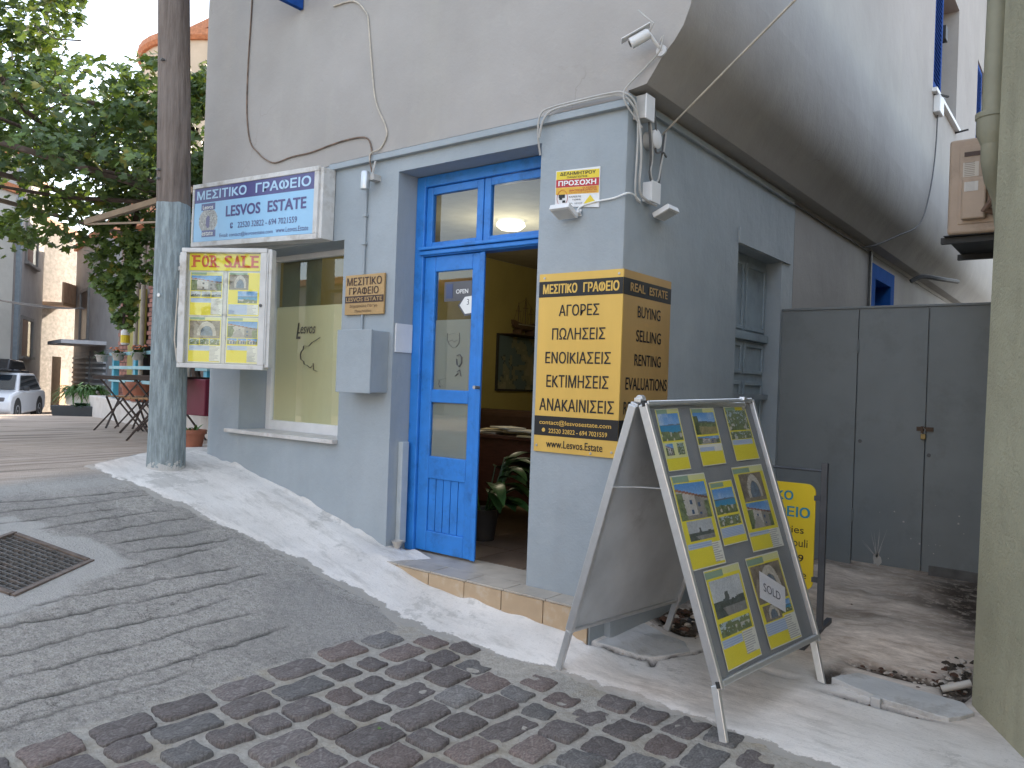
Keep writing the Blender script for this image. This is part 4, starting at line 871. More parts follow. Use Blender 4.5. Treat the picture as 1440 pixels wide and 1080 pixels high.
for s, a, b, z0, z1 in (('ΑΓΟΡΕΣ',-2.557,-2.284,.413,.480),('ΠΩΛΗΣΕΙΣ',-2.600,-2.240,.277,.345),('ΕΝΟΙΚΙΑΣΕΙΣ',-2.642,-2.199,.138,.207),('ΕΚΤΙΜΗΣΕΙΣ',-2.629,-2.208,.000,.072),('ΑΝΑΚΑΙΝΙΣΕΙΣ',-2.673,-2.168,-.138,-.066)): text(s, FG, a, b, z0, z1, BK, gs, bold=.012)
text('contact@lesvosestate.com', FG, -2.668, -2.181, -.226, -.192, GOLD, gs, off=.002, bold=.01); text('22520 32822 - 694 7021559', FG, -2.600, -2.205, -.268, -.242, GOLD, gs, off=.002, bold=.015)
text('www.Lesvos.Estate', FG, -2.615, -2.232, -.352, -.308, BK, gs, bold=.012)
obj('phone_symbol', MB().lathe((-2.637,3.7345,-.252), [(.012,0),(.012,.001)], 12, (0,-1,0)), GOLD, gs)
text('REAL', FH, .076, .25, .552, .600, GBR, gs, bold=.03, off=.002); text('ESTATE', FH, .30, .53, .552, .600, GBR, gs, bold=.03, off=.002)
for s, a, b, z0, z1 in (('BUYING',.169,.448,.412,.478),('SELLING',.160,.464,.275,.342),('RENTING',.150,.474,.138,.204),('EVALUATIONS',.057,.562,.0,.070),('RENOVATIONS',.045,.562,-.138,-.066)): text(s, FH, a, b, z0, z1, BK, gs, bold=.012)
text('contact@lesvosestate.com', FH, .05, .54, -.226, -.192, GBR, gs, off=.002, bold=.01); text('22520 32822 - 694 7021559', FH, .10, .50, -.268, -.242, GBR, gs, off=.002, bold=.015); text('www.Lesvos.Estate', FH, .1, .48, -.352, -.308, BK, gs, bold=.012)
for x, z in ((-2.668,.64),(-2.165,.64),(-2.685,-.345),(-2.31,-.365),(-2.175,-.35)): obj('screw', MB().lathe((x,3.736,z), [(.008,0),(.006,.004)], 10, (0,-1,0)), ALU, gs)

# alarm sticker
st = thing('warning_sign', 'small yellow red and white camera warning sign high on the corner pier', 'sign', (-2.47, 3.74, 1.04))
pl = obj('plate', MB().hexa([(-2.618,3.742,1.062),(-2.316,3.742,1.024),(-2.316,3.75,1.024),(-2.618,3.75,1.062),(-2.618,3.742,1.268),(-2.316,3.742,1.255),(-2.316,3.75,1.255),(-2.618,3.75,1.268)]), WHITEP, st)
SU = Vector((.302,0,-.022)).normalized(); FT2 = ((-2.617,3.7415,1.058), tuple(SU), (0,0,1))
YS = mat('sign_yellow', (.68,.52,.03), .4, .02, 3, 0); RS_ = mat('sign_red', (.42,.02,.03), .4, .02, 3, 0); OR = mat('sign_orange', (.66,.38,.04), .4, .02, 3, 0)
obj('yellow_top', panel(MB(), FT2, .003, .298, .158, .206, .0005), YS, st); obj('red_band', panel(MB(), FT2, .003, .298, .112, .157, .0005), RS_, st); obj('orange_band', panel(MB(), FT2, .003, .298, .070, .111, .0005), OR, st)
text('ΔΕΛΗΜΗΤΡΟΥ', FT2, .03, .275, .180, .200, BK, st, bold=.03); text('ΠΑΝΑΓΙΩΤΗΣ', FT2, .08, .22, .163, .174, BK, st, bold=.02); text('ΠΡΟΣΟΧΗ', FT2, .02, .28, .120, .150, GV, st, bold=.045)
text('Ο ΧΩΡΟΣ', FT2, .19, .285, .098, .108, RS_, st, bold=.02); text('ΒΙΝΤΕΟΣΚΟΠΕΙΤΑΙ', FT2, .10, .285, .085, .096, RS_, st, bold=.02); text('ΓΙΑ ΛΟΓΟΥΣ ΑΣΦΑΛΕΙΑΣ', FT2, .10, .285, .074, .082, RS_, st)
text('ΚΑΛΕΣΤΕ', FT2, .10, .18, .050, .059, BK, st, bold=.02); text('ΤΩΡΑ', FT2, .12, .18, .033, .041, BK, st, bold=.02); text('ΤΗΛ. 22520', FT2, .08, .19, .012, .020, BK, st)
mb = MB(); ring = [(.05+.037*math.cos(t), .050+.045*math.sin(t)) for t in np.linspace(0, 6.283, 25)]
for p, q in zip(ring[:-1], ring[1:]): 
    P1 = Vector(FT2[0])+SU*p[0]+Vector((0,-.001,p[1])); P2 = Vector(FT2[0])+SU*q[0]+Vector((0,-.001,q[1])); mb.bar(P1, P2, .001, .004, (0,1,0))
obj('red_ring', mb, RS_, st); mb = MB(); panel(mb, FT2, .025, .068, .050, .070, .0015); panel(mb, FT2, .03, .05, .04, .05, .0015); panel(mb, FT2, .052, .072, .022, .036, .0015); obj('camera_symbol', mb, BK, st)
obj('triangle', MB().prism([Vector(FT2[0])+SU*a+Vector((0,-.002,b)) for a, b in ((.20,.012),(.285,.012),(.2425,.06))], (0,.001,0)), YS, st)

# floodlights, boxes, camera
def flood(loc, rz, label):
    t = thing('floodlight', label, 'floodlight', loc, rz, 'white floodlights on the corner of the office')
    mb = MB(); mb.obox((0,-.07,0), (.066,0,0), (0,.05,-.022), (0,.006,.014)); obj('body', mb, WHITEP, t, local=True, bevel=.003)
    mb = MB(); mb.obox((0,-.0745,-.0155), (.055,0,0), (0,.040,-.0176), (0,.0006,.0014)); obj('lens', mb, mat('lamp_glass_grey', (.45,.46,.46), .3), t, local=True)
    mb = MB(); mb.box(.02, .075, -.03, .0, -.006, .006).box(.055, .075, -.004, .0, -.02, .02); obj('bracket', mb, WHITEP, t, local=True)
    return t
flood((-2.505, 3.742, 1.005), 0, 'small white floodlight under the yellow camera warning sign')
flood((-2.145, 4.09, 1.035), R(90), 'small white floodlight below the junction box round the corner')
jb = thing('junction_box', 'white plastic junction box on the side wall above a floodlight', 'junction box', (-2.145, 3.98, 1.08))
obj('housing', MB().box(-2.148, -2.09, 3.93, 4.03, 1.075, 1.185), WHITEP, jb, bevel=.006); obj('lid', MB().box(-2.0895, -2.083, 3.925, 4.035, 1.07, 1.19), WHITEP, jb, bevel=.003)
jb2 = thing('junction_box', 'grey cable box tucked under the overhang at the corner top', 'junction box', (-2.14, 3.85, 1.5)); obj('housing', MB().box(-2.148, -2.07, 3.79, 3.88, 1.50, 1.63), CABLE, jb2, bevel=.004); obj('lid', MB().box(-2.0695, -2.06, 3.785, 3.885, 1.495, 1.632), WHITEP, jb2, bevel=.003)
ins = thing('round_cable_box', 'round grey cable fitting beside the coiled cables under the overhang', 'cable box', (-2.14, 3.97, 1.45)); obj('housing', MB().lathe((-2.148,3.965,1.43), [(.05,0),(.052,.045),(.045,.055)], 18, (1,0,0)), CABLE, ins, smooth=True); obj('lid', MB().lathe((-2.092,3.965,1.43), [(.054,0),(.054,.012),(.04,.018)], 18, (1,0,0)), WHITEP, ins, smooth=True)
cc = thing('security_camera', 'white bullet security camera with an antenna near the flared corner of the upper wall', 'security camera', (-1.95, 3.735, 1.86))
ax = Vector((-.75, -.45, -.50)).normalized(); cpos = Vector((-2.02, 3.62, 1.86))
obj('body', MB().lathe(cpos-ax*.05, [(.024,0),(.030,.01),(.030,.11),(.022,.112)], 16, ax), WHITEP, cc, smooth=True)
sd_ = ax.cross(Vector((0,0,1))).normalized(); upc = sd_.cross(ax)
obj('sun_shield', MB().obox(cpos+upc*.036+ax*.01, ax*.085, sd_*.033, upc*.003), WHITEP, cc, bevel=.002)
obj('lens', MB().lathe(cpos+ax*.061, [(.02,0),(.017,.003)], 14, ax), BLACK, cc)
obj('bracket', MB().tube([cpos-ax*.05, (-1.96,3.68,1.84), (-1.955,3.74,1.82)], .009, 8).lathe((-1.955,3.742,1.82), [(.03,0),(.03,.012)], 14, (0,-1,0)), WHITEP, cc, smooth=True)
obj('antenna', MB().tube([cpos-ax*.05, cpos-ax*.075+Vector((0,0,.04)), cpos-ax*.05+Vector((-.07,0,.14))], .004, 6), CABLE, cc)

# cables
def cable(label, pts, r, m, cat='cable', smooth=4):
    P = [Vector(q) for q in pts]; out = []
    for i in range(len(P)-1):
        p0, p1, p2, p3 = P[max(i-1, 0)], P[i], P[i+1], P[min(i+2, len(P)-1)]
        for k in range(smooth):
            t = k/smooth; out.append(.5*((2*p1)+(p2-p0)*t+(2*p0-5*p1+4*p2-p3)*t*t+(3*p1-p0-3*p2+p3)*t**3))
    out.append(P[-1]); return single('cable', label, cat, MB().tube(out, r, 6), m, tuple(P[0]), smooth=True)
yw = 3.733
cable('sagging dark old cable looping along the white wall above the light box sign', [(-5.766,yw,3.9),(-5.766,yw,3.147),(-5.79,yw,2.6),(-5.782,yw,2.2),(-5.72,yw,1.95),(-5.606,yw,1.842),(-5.50,yw,1.77),(-5.36,yw,1.72),(-5.15,yw,1.735),(-4.907,yw,1.733),(-4.65,yw,1.755),(-4.42,yw,1.76),(-4.27,yw,1.735),(-4.22,yw,1.64),(-4.20,3.70,1.57),(-4.17,3.70,1.47)], .006, mat('rusty_cable', (.17,.12,.09), .8, .5, 12))
cable('pale thin cable dropping down the white wall left of the door', [(-4.70,yw,2.80),(-4.472,yw,2.775),(-4.33,yw,2.65),(-4.30,yw,2.55),(-4.26,yw,2.3),(-4.215,yw,2.05),(-4.17,yw,1.93),(-4.09,yw,1.80),(-4.07,yw,1.72),(-4.13,yw,1.64),(-4.20,3.70,1.60),(-4.18,3.70,1.5)], .006, CABLEB)
cable('beige cable along the ledge top towards the corner', [(-2.72,3.70,1.47),(-2.69,3.69,1.56),(-2.64,3.70,1.615),(-2.50,3.70,1.625),(-2.3,3.70,1.625),(-2.18,3.70,1.615),(-2.12,3.72,1.57),(-2.10,3.78,1.48),(-2.10,3.82,1.3),(-2.115,3.84,1.12),(-2.10,3.90,1.07),(-2.09,4.0,1.06)], .007, CABLE)
cable('grey twin cable beside the beige one over the door corner', [(-2.735,3.74,1.38),(-2.73,3.70,1.50),(-2.70,3.68,1.60),(-2.64,3.70,1.635),(-2.45,3.70,1.64),(-2.25,3.69,1.635),(-2.15,3.69,1.62),(-2.10,3.74,1.56),(-2.115,3.80,1.4),(-2.125,3.81,1.1),(-2.12,3.86,1.05)], .006, CABLE)
cable('thin white wire from the floodlight to the corner cables', [(-2.44,3.71,1.0),(-2.44,3.735,1.035),(-2.35,3.738,1.055),(-2.22,3.738,1.062),(-2.14,3.74,1.08),(-2.13,3.80,1.085),(-2.12,3.86,1.06)], .005, GV)
cable('thin wire curving from the security camera down to the corner', [(-1.96,3.70,1.83),(-1.93,3.70,1.88),(-1.95,3.70,1.80),(-2.05,3.725,1.74),(-2.13,3.70,1.66),(-2.15,3.69,1.62),(-2.14,3.70,1.56),(-2.09,3.80,1.45)], .005, CABLE)
loop = [(-2.09,3.86,1.56),(-2.09,3.90,1.40),(-2.10,3.93,1.30),(-2.10,3.925,1.22),(-2.10,3.97,1.17),(-2.10,4.03,1.19),(-2.10,4.05,1.27),(-2.10,4.07,1.38),(-2.11,4.10,1.46),(-2.12,4.13,1.52)]
cable('dark cable coil hanging in a loop below the overhang, outer strand', loop, .007, CABLED)
cable('grey cable of the hanging coil, inner strand', [(x+.004, y+.012*math.sin(i), z+.018) for i, (x, y, z) in enumerate(loop)], .006, CABLE)
cable('dark short lead linking round fitting and coil', [(-2.09,3.93,1.60),(-2.08,3.95,1.45),(-2.09,3.97,1.36),(-2.09,4.05,1.38),(-2.10,4.12,1.37)], .006, CABLED)
cable('long taut wire rising from the corner over the alley to the upper right', [(-2.12,4.10,1.50),(-1.14,3.40,1.727),(-.16,2.70,1.954),(.82,2.0,2.181)], .006, CABLEB)
cable('thin dark line along the joint under the overhang', [(-2.135,3.95,1.60),(-2.14,4.8,1.595),(-2.135,6.0,1.60),(-2.13,7.6,1.595),(-2.13,9.0,1.60)], .008, CABLED)
cable('thin wire running down the flared upper wall below the rear shutter', [(-1.73,10.35,3.45),(-1.735,10.30,2.9),(-1.735,10.0,2.35),(-1.77,9.7,1.98),(-1.90,9.3,1.80),(-2.03,8.9,1.64),(-2.12,8.75,1.6)], .009, CABLED)
single('window_box_fitting', 'small white cable box under the sill of the nearer louvred shutter', 'junction box', MB().box(-1.757,-1.68,10.2,10.45,3.40,3.60), WHITEP, (-1.7,10.3,3.4), bevel=.01)

# ================================================================ A-BOARD
F2, B2 = Vector((-1.224,3.13,-1.452)), Vector((-1.098,4.077,-1.445)); F1, B1 = Vector((-2.205,3.329,-1.452)), Vector((-2.052,4.225,-1.445))
ab = thing('a_board', 'folding aluminium pavement sign with eight property sheets under its clear cover', 'pavement sign', (-1.65, 3.7, -1.45))
O = Vector((-1.161,3.6035,-1.45)); AU = Vector((.13189,.99126,0)).normalized(); AV = Vector((-.34444,.04583,.93769)).normalized(); AN = AU.cross(AV)
def A_(u, v, o=0): return O+AU*u+AV*v+AN*o
if AN.x < 0: AN = -AN
ALB = mat('bright_aluminium', (.60,.61,.62), .35, .05, 30, .02, 80, metal=.75)
TL, TR, BL_, BR_ = (-.431,1.478), (.594,1.508), (-.432,.222), (.531,.232)
def fbar(mb, p, q, w, h, o=0): return mb.bar(A_(*p, o), A_(*q, o), w, h, tuple(AN))
obj('side_rail', fbar(MB(), (-.431,.20), TL, .022, .045), ALB, ab, bevel=.004); obj('side_rail', fbar(MB(), (.531,.21), TR, .022, .045), ALB, ab, bevel=.004)
obj('top_rail', fbar(MB(), (-.42,1.478), (.585,1.506), .024, .045, .001), ALB, ab, bevel=.006); obj('bottom_rail', fbar(MB(), (-.42,.222), (.522,.232), .026, .045, .001), ALB, ab, bevel=.006)
obj('leg', MB().bar(A_(-.478,.0,-.012), A_(-.434,.22,-.012), .020, .036, tuple(AN)), ALB, ab, bevel=.003); obj('leg', MB().bar(A_(.477,.0,-.012), A_(.528,.232,-.012), .020, .036, tuple(AN)), ALB, ab, bevel=.003)
GPB = mat('grey_display_board', (.21,.22,.235), .5, .08, 4, .02, 60)
obj('display_board', MB().hexa([A_(-.425,.225,-.012), A_(.525,.235,-.012), A_(.525,.235,-.004), A_(-.425,.225,-.004), A_(-.425,1.475,-.012), A_(.585,1.50,-.012), A_(.585,1.50,-.004), A_(-.425,1.475,-.004)]), GPB, ab)
obj('clear_cover', MB().hexa([A_(-.42,.235,.007), A_(.52,.245,.007), A_(.52,.245,.009), A_(-.42,.235,.009), A_(-.42,1.465,.007), A_(.58,1.49,.007), A_(.58,1.49,.009), A_(-.42,1.465,.009)]), glass_mat('cover_glass', (.97,.97,.97), .75), ab)
for u, v in ((-.431,1.478),(.592,1.507),(-.434,.222),(.529,.232)): obj('corner_cap', MB().obox(A_(u, v, .008), AU*.015, AV*.014, AN*.008), BLACKR, ab, bevel=.002)
AF = (tuple(O), tuple(AU), tuple(AV))
sgn_n = AU.cross(AV); s_off = 1 if sgn_n.dot(AN) > 0 else -1
L8 = [FB('sea','house',.50), FT('field','trees',.46)[:3]+[('trees',.06,.92,.49,.62),('blue',.04,.9,.66,.74)], [('green',.05,.5,.02,.07),('trees',.06,.94,.08,.44),('trees',.06,.94,.47,.60),('blue',.04,.9,.62,.70),('yellow',.02,.98,.71,.98)],
      FT('house','mono',.48), [('green',.05,.6,.03,.09),('sea',.05,.93,.12,.52),('trees',.05,.93,.56,.70),('blue',.04,.96,.74,.88)],
      [('green',.02,.55,.03,.08),('pale',.55,.97,.02,.07),('cross',.16,.88,.10,.42),('street',.16,.88,.45,.74),('blue',.04,.7,.78,.82),('lines',.66,.97,.78,.98)],
      [('green',.03,.5,.03,.09),('pale',.5,.97,.02,.08),('mono',.08,.92,.12,.50),('trees',.08,.92,.55,.68),('blue',.04,.60,.72,.79),('lines',.62,.97,.70,.92)],
      [('green',.03,.5,.03,.09),('pale',.5,.97,.02,.08),('cross',.06,.94,.11,.52),('cross',.10,.60,.55,.72),('sea',.60,.94,.55,.68),('blue',.04,.66,.74,.86),('lines',.66,.97,.72,.97)]]
# first one has only two small photographs, no white block
L8[0] = [('green',.05,.5,.02,.07),('pale',.5,.97,.02,.06),('sea',.06,.94,.09,.52),('pale',.03,.97,.55,.80),('house',.10,.42,.57,.75),('trees',.60,.9,.57,.75)]
L8[1] = [('green',.05,.5,.02,.07),('pale',.5,.97,.02,.06),('field',.06,.94,.09,.46),('street',.06,.94,.50,.62),('blue',.04,.66,.68,.75),('white',.66,.96,.66,.76),('white',.03,.97,.64,.68)]
CR8 = [[(-.356,1.452),(-.156,1.460),(-.374,1.150),(-.183,1.154)],[(-.05,1.458),(.178,1.464),(-.075,1.161),(.149,1.166)],[(.279,1.468),(.511,1.472),(.256,1.172),(.506,1.177)],
       [(-.379,1.129),(-.082,1.131),(-.397,.696),(-.107,.696)],[(-.068,1.079),(.151,1.083),(-.085,.771),(.145,.773)],[(.183,1.142),(.503,1.147),(.161,.711),(.488,.707)],
       [(-.316,.685),(-.001,.686),(-.332,.251),(-.022,.259)],[(.067,.692),(.401,.691),(.065,.260),(.394,.258)]]
for k in range(8): picture('property_sheet', flyer(60, 86, 70+k*3, L8[k]), AF, 0, 0, 0, 0, ab, off=.0015*s_off, corners=CR8[k])
sc_ = [(.162,.620),(.365,.508),(.097,.500),(.300,.395)]
obj('sold_slip', MB().add([A_(*sc_[0], .004), A_(*sc_[1], .004), A_(*sc_[3], .004), A_(*sc_[2], .004)], [(0,1,2,3)]), mat('white_slip', (.68,.68,.72), .4, .03), ab)
so = A_(.10,.51,.0055); su = (A_(.300,.400)-A_(.102,.505)).normalized(); sv = AN.cross(su) if (AN.cross(su)).z > 0 else -AN.cross(su)
text('SOLD', (tuple(so+su*.035+sv*.035), tuple(su), tuple(sv)), 0, .15, 0, .042, mat('grey_print', (.16,.16,.2), .5), ab, bold=.005, off=0)
# rear half, seen from inside
Ap, Bp = Vector((-1.769,3.240,-.05)), Vector((-1.600,4.152,-.03))
P = lambda s, t: (F1*(1-s)+B1*s)*(1-t)+(Ap*(1-s)+Bp*s)*t
pn = (B1-F1).cross(Ap-F1).normalized()
obj('side_rail', MB().bar(P(0,.16), P(0,.985), .024, .045, tuple(pn)), ALB, ab, bevel=.004); obj('side_rail', MB().bar(P(1,.16), P(1,.985), .024, .045, tuple(pn)), ALB, ab, bevel=.004)
obj('leg', MB().bar(P(0,0), P(0,.16), .020, .036, tuple(pn)), ALB, ab, bevel=.003); obj('leg', MB().bar(P(1,0), P(1,.16), .020, .036, tuple(pn)), ALB, ab, bevel=.003)
obj('top_rail', MB().bar(P(.0,.985), P(1,.985), .024, .045, tuple(pn)), ALB, ab, bevel=.004); obj('bottom_rail', MB().bar(P(.02,.165), P(.98,.165), .02, .035, tuple(pn)), ALB, ab, bevel=.004)
obj('back_board', MB().hexa([P(.01,.165)-pn*.004, P(.99,.165)-pn*.004, P(.99,.165)+pn*.004, P(.01,.165)+pn*.004, P(.01,.98)-pn*.004, P(.99,.98)-pn*.004, P(.99,.98)+pn*.004, P(.01,.98)+pn*.004]),
    mat('dusty_galvanised_back', (.54,.56,.58), .45, .18, 2.5, .04, 60, metal=.3, dirt=(.35,.36,.37), dscale=1.8), ab)
m0, m1_, m2 = P(0,.70), A_(-.432,1.08,-.015), None; mid = (m0+m1_)/2+Vector((0,0,.004))
obj('folding_stay', MB().bar(m0, mid, .003, .026, (0,1,0)), ALB, ab); obj('folding_stay', MB().bar(mid, m1_, .003, .026, (0,1,0)), ALB, ab)
obj('hinge', MB().tube([(Ap+A_(-.431,1.49))/2+Vector((0,0,.01)), (Ap+A_(-.431,1.49))/2+AU*.03+Vector((0,0,.01))], .02, 10).bar(Ap+Vector((0,.005,.005)), A_(-.431,1.495), .03, .02), ALB, ab, bevel=.003)
obj('hinge', MB().bar(Bp+Vector((0,-.02,.005)), A_(.57,1.50), .03, .02), ALB, ab, bevel=.003)

# yellow sign on a dark stand behind it
ys = thing('yellow_stand_sign', 'yellow rounded board with blue and black letters on a dark metal stand', 'sign', (-1.67, 4.75, -1.37))
STD = mat('dark_grey_metal', (.085,.09,.10), .5, .15, 10, .06, 60, metal=.3)
for x in (-1.99, -1.321):
    o = obj('post', MB().box(x-.018, x+.018, 4.735, 4.765, -1.37, -.39), STD, ys, bevel=.003)
    obj('foot', MB().bar((x,4.95,g(x,4.95)+.02), (x,4.42,g(x,4.42)+.02), .03, .03), STD, ys, bevel=.003)
obj('top_rail', MB().tube([(-1.99,4.75,-.437), (-1.321,4.75,-.437)], .009, 8), STD, ys)
pts = []; bx0, bx1, bz0, bz1, br_ = -1.965, -1.367, -1.15, -.522, .05
for cx, cz, a0 in ((bx1-br_, bz1-br_, 0), (bx0+br_, bz1-br_, 90), (bx0+br_, bz0+br_, 180), (bx1-br_, bz0+br_, 270)):
    for k in range(6): a = R(a0+18*k); pts.append((cx+br_*math.cos(a), 4.742, cz+br_*math.sin(a)))
obj('board', MB().prism(pts, (0,.012,0)), mat('egg_yellow_board', (.72,.52,.02), .4, .04, 3, 0), ys)
for z in (-.60, -1.08): obj('bracket', MB().box(-1.375, -1.34, 4.74, 4.76, z-.015, z+.015).box(-1.98, -1.955, 4.74, 4.76, z-.015, z+.015), STD, ys)
FY = ((0,4.7415,0), (1,0,0), (0,0,1)); BL3 = mat('teal_blue_letters', (.03,.22,.33), .5, .02, 3, 0)
text('ΜΕΣΙΤΙΚΟ', FY, -1.86, -1.496, -.628, -.571, BL3, ys, bold=.03); text('ΓΡΑΦΕΙΟ', FY, -1.77, -1.395, -.726, -.663, BL3, ys, bold=.03)
text('Properties', FY, -1.73, -1.428, -.835, -.777, BK, ys); text('in Petra Anatouli', FY, -1.83, -1.403, -.900, -.852, BK, ys); text('694 7021559', FY, -1.80, -1.424, -.988, -.945, BK, ys, bold=.01)
text('Lesvos.Estate', FY, -1.82, -1.404, -1.085, -1.04, BK, ys)

# ================================================================ ALLEY: gate, neighbour, AC, pipe, slabs
GM = mat('dark_grey_gate_paint', (.185,.203,.208), .55, .07, 3, .05, 50, dirt=(.145,.158,.16), dscale=2)
gtg = thing('alley_gate', 'tall dark grey sheet-metal gate closing the alley between the buildings', 'gate', (-1.3, 6.37, -1.31))
for a, b in ((-2.148, -1.560), (-1.552, -1.076), (-1.068, -.50)):
    obj('panel', MB().box(a, b, 6.365, 6.385, g(a,6.37)+.03+(0 if a < -2 else .02), .688), GM, gtg, bevel=.002)
for z in (-.95, .35):
    obj('hinge', MB().tube([(-1.556,6.36,z),(-1.556,6.36,z+.10)], .009, 8).box(-1.60,-1.51,6.362,6.3645,z+.02,z+.08), GM, gtg)
obj('kick_plate', MB().box(-1.02, -.62, 6.352, 6.3645, -1.27, -1.20), mat('worn_steel', (.10,.10,.10), .5, .3, 12, .2), gtg)
obj('top_rail', MB().box(-2.148, -.50, 6.355, 6.40, .689, .707), GM, gtg, bevel=.003)
obj('backing_frame', MB().box(-2.1, -.5, 6.39, 6.42, -1.2, -1.14).box(-1.60, -1.51, 6.387, 6.42, -1.25, .68).box(-1.11, -1.03, 6.387, 6.42, -1.25, .68), GM, gtg)
lk = thing('padlock', 'small brass padlock on a rusty hasp at the gate seam', 'padlock', (-1.08, 6.34, -.25))
obj('body', MB().box(-1.10, -1.065, 6.335, 6.355, -.285, -.245), mat('brass', (.24,.18,.08), .5, .2, metal=.7), lk, bevel=.004); obj('shackle', MB().tube([(-1.094,6.345,-.245),(-1.094,6.345,-.215),(-1.083,6.345,-.2),(-1.072,6.345,-.215),(-1.072,6.345,-.245)], .004, 6), ALU, lk, smooth=True)
obj('hasp', MB().box(-1.13, -1.02, 6.352, 6.364, -.225, -.195).box(-1.10,-1.085,6.34,6.355,-.24,-.19), mat('rusty_hasp', (.09,.055,.035), .7, .3), lk)
for x, z in ((-1.52, -.33), (-1.045, -.40)): obj('keyhole', MB().lathe((x,6.3645,z), [(.014,0),(.011,.003)], 12, (0,-1,0)), CABLED, gtg)
rs = random.Random(8); mb = MB()
def splat(mb, cx, cz, r, y=6.3645, n=14):
    p = [(cx+r*rs.uniform(.5,1.15)*math.cos(2*math.pi*k/n)*.9, y, cz+r*rs.uniform(.5,1.1)*math.sin(2*math.pi*k/n)) for k in range(n)]
    mb.add(p, [tuple(range(n))[::-1]])
splat(mb, -1.37, -1.215, .055)
for k in range(9):
    a = rs.uniform(.9, 2.6); L = rs.uniform(.10,.26); mb.add([(-1.375,6.3643,-1.2),(-1.369,6.3643,-1.2),(-1.37+L*math.cos(a)*.8,6.3643,-1.2+L*math.sin(a))], [(0,1,2)])
for k in range(14): splat(mb, rs.uniform(-1.45,-.8), rs.uniform(-1.2,-.75), rs.uniform(.003,.010), 6.3646, 7)
obj('paint_splash', mb, mat('dried_white_paint', (.42,.40,.37), .8, .1, 40), gtg)['kind'] = 'stuff'

def green_wall():
    m, n, l, b = newmat('rough_olive_grey_render'); v = coords(n)
    t = tex(n, l, 'Noise', 1.2, 7, v, .6); c = mixc(n, l, ramp(n, l, t.outputs[0], .3, .7), (.31,.295,.21), (.415,.395,.285))
    h, s = ground_ramp(n, l, v); t2 = tex(n, l, 'Noise', 9, 8, v, .7)
    gz_ = mth(n, l, 'ADD', s.outputs[2], 1.43)
    c = mixc(n, l, mth(n, l, 'MULTIPLY', ramp(n, l, mth(n, l, 'SUBTRACT', t2.outputs[0], mth(n, l, 'MULTIPLY', gz_, 1.9)), .42, .46), .8), c, (.56,.54,.50))
    t4 = tex(n, l, 'Noise', 3, 8, mapping(n, l, v, (1,1,.2)), .7); c = mixc(n, l, mth(n, l, 'MULTIPLY', ramp(n, l, t4.outputs[0], .5, .72), .5), c, (.19,.18,.13))
    l.new(c, b.inputs['Base Color']); b.inputs['Roughness'].default_value = .85; b.inputs['Specular IOR Level'].default_value = .2
    t3 = tex(n, l, 'Noise', 75, 4, v, .6); t5 = tex(n, l, 'Noise', 9, 4, v); bump(n, l, b, mth(n, l, 'ADD', t3.outputs[0], mth(n, l, 'MULTIPLY', t5.outputs[0], 1.5)), .75, .012); return m
GRW = green_wall()
nb = thing('neighbour_building', 'olive-grey rough rendered neighbouring house at the right edge of the alley', 'building', (2, 6, -1.45))
pl_ = [(-.486,4.25),(.75,1.85),(6,1.85),(6,14),(-.486,14)]
mb = MB(); n_ = len(pl_); top = [(x+(.05 if i in (0,1,4) else 0), y+(.0 if i else .03)) for i, (x, y) in enumerate(pl_)]
mb.add([(x, y, -1.8) for x, y in pl_]+[(x, y, 2.8) for x, y in top], [tuple(range(n_))[::-1], tuple(range(n_, 2*n_))]+[(i, (i+1) % n_, n_+(i+1) % n_, n_+i) for i in range(n_)])  # unseen wall top, height set to balance skylight in the alley
o = obj('wall', mb, GRW, nb, bevel=.03, seg=3)
obj('roof', MB().box(-.40, 5.9, 2.2, 13.9, 2.801, 2.9), mat('roof_tile_terracotta', (.35,.15,.08), .7, .25, 10, .3), nb)
# drainpipe with hopper
OG = mat('olive_grey_pipe_paint', (.26,.25,.18), .6, .12, 6, .08, 40)
dp = thing('drainpipe', 'olive-grey drainpipe with a bell joint on the alley corner at right', 'drainpipe', (-.50, 4.45, .9))
obj('pipe', MB().tube([(-.497,4.45,1.40),(-.494,4.45,1.67),(-.48,4.45,2.85)], .052, 18), OG, dp, smooth=True)
obj('bell', MB().lathe((-.50,4.46,1.27), [(.048,0),(.06,.03),(.072,.06),(.072,.13),(.078,.135),(.078,.16),(.055,.165)], 20), OG, dp, smooth=True)
obj('bend', MB().tube([(-.50,4.46,1.28),(-.50,4.47,1.20),(-.49,4.52,1.12),(-.465,4.60,1.05),(-.45,4.66,.9)], .05, 16), OG, dp, smooth=True)
# air conditioner
TAN = mat('tan_ac_casing', (.44,.33,.245), .5, .08, 5, .03, 50, dirt=(.30,.22,.16), dscale=4)
ac = thing('air_conditioner', 'tan outdoor air-conditioning unit on black brackets high on the alley wall', 'air conditioner', (-.65, 5.6, .96))
obj('casing', MB().box(-.80, -.50, 5.2, 6.0, .985, 1.545), TAN, ac, bevel=.018, seg=3)
obj('end_panel', MB().box(-.745, -.52, 5.193, 5.1995, 1.04, 1.50), TAN, ac, bevel=.003)
obj('grip', MB().box(-.72, -.63, 5.188, 5.1925, 1.435, 1.46), mat('dark_brown_plastic', (.08,.05,.04), .6), ac)
obj('valve_cover', MB().box(-.725, -.60, 5.15, 5.1925, 1.06, 1.30), TAN, ac, bevel=.01)
A = np.zeros((16, 12, 3)); A[:] = (.50,.44,.36); A[::2, 1:9] = (.28,.23,.18); picture('rating_label', A, ((0,5.1925,0),(1,0,0),(0,0,1)), -.725,-.645,1.315,1.40, ac, off=.001)
picture('rating_label', A*.6+.25, ((0,5.1495,0),(1,0,0),(0,0,1)), -.71,-.64,1.22,1.275, ac, off=.001)
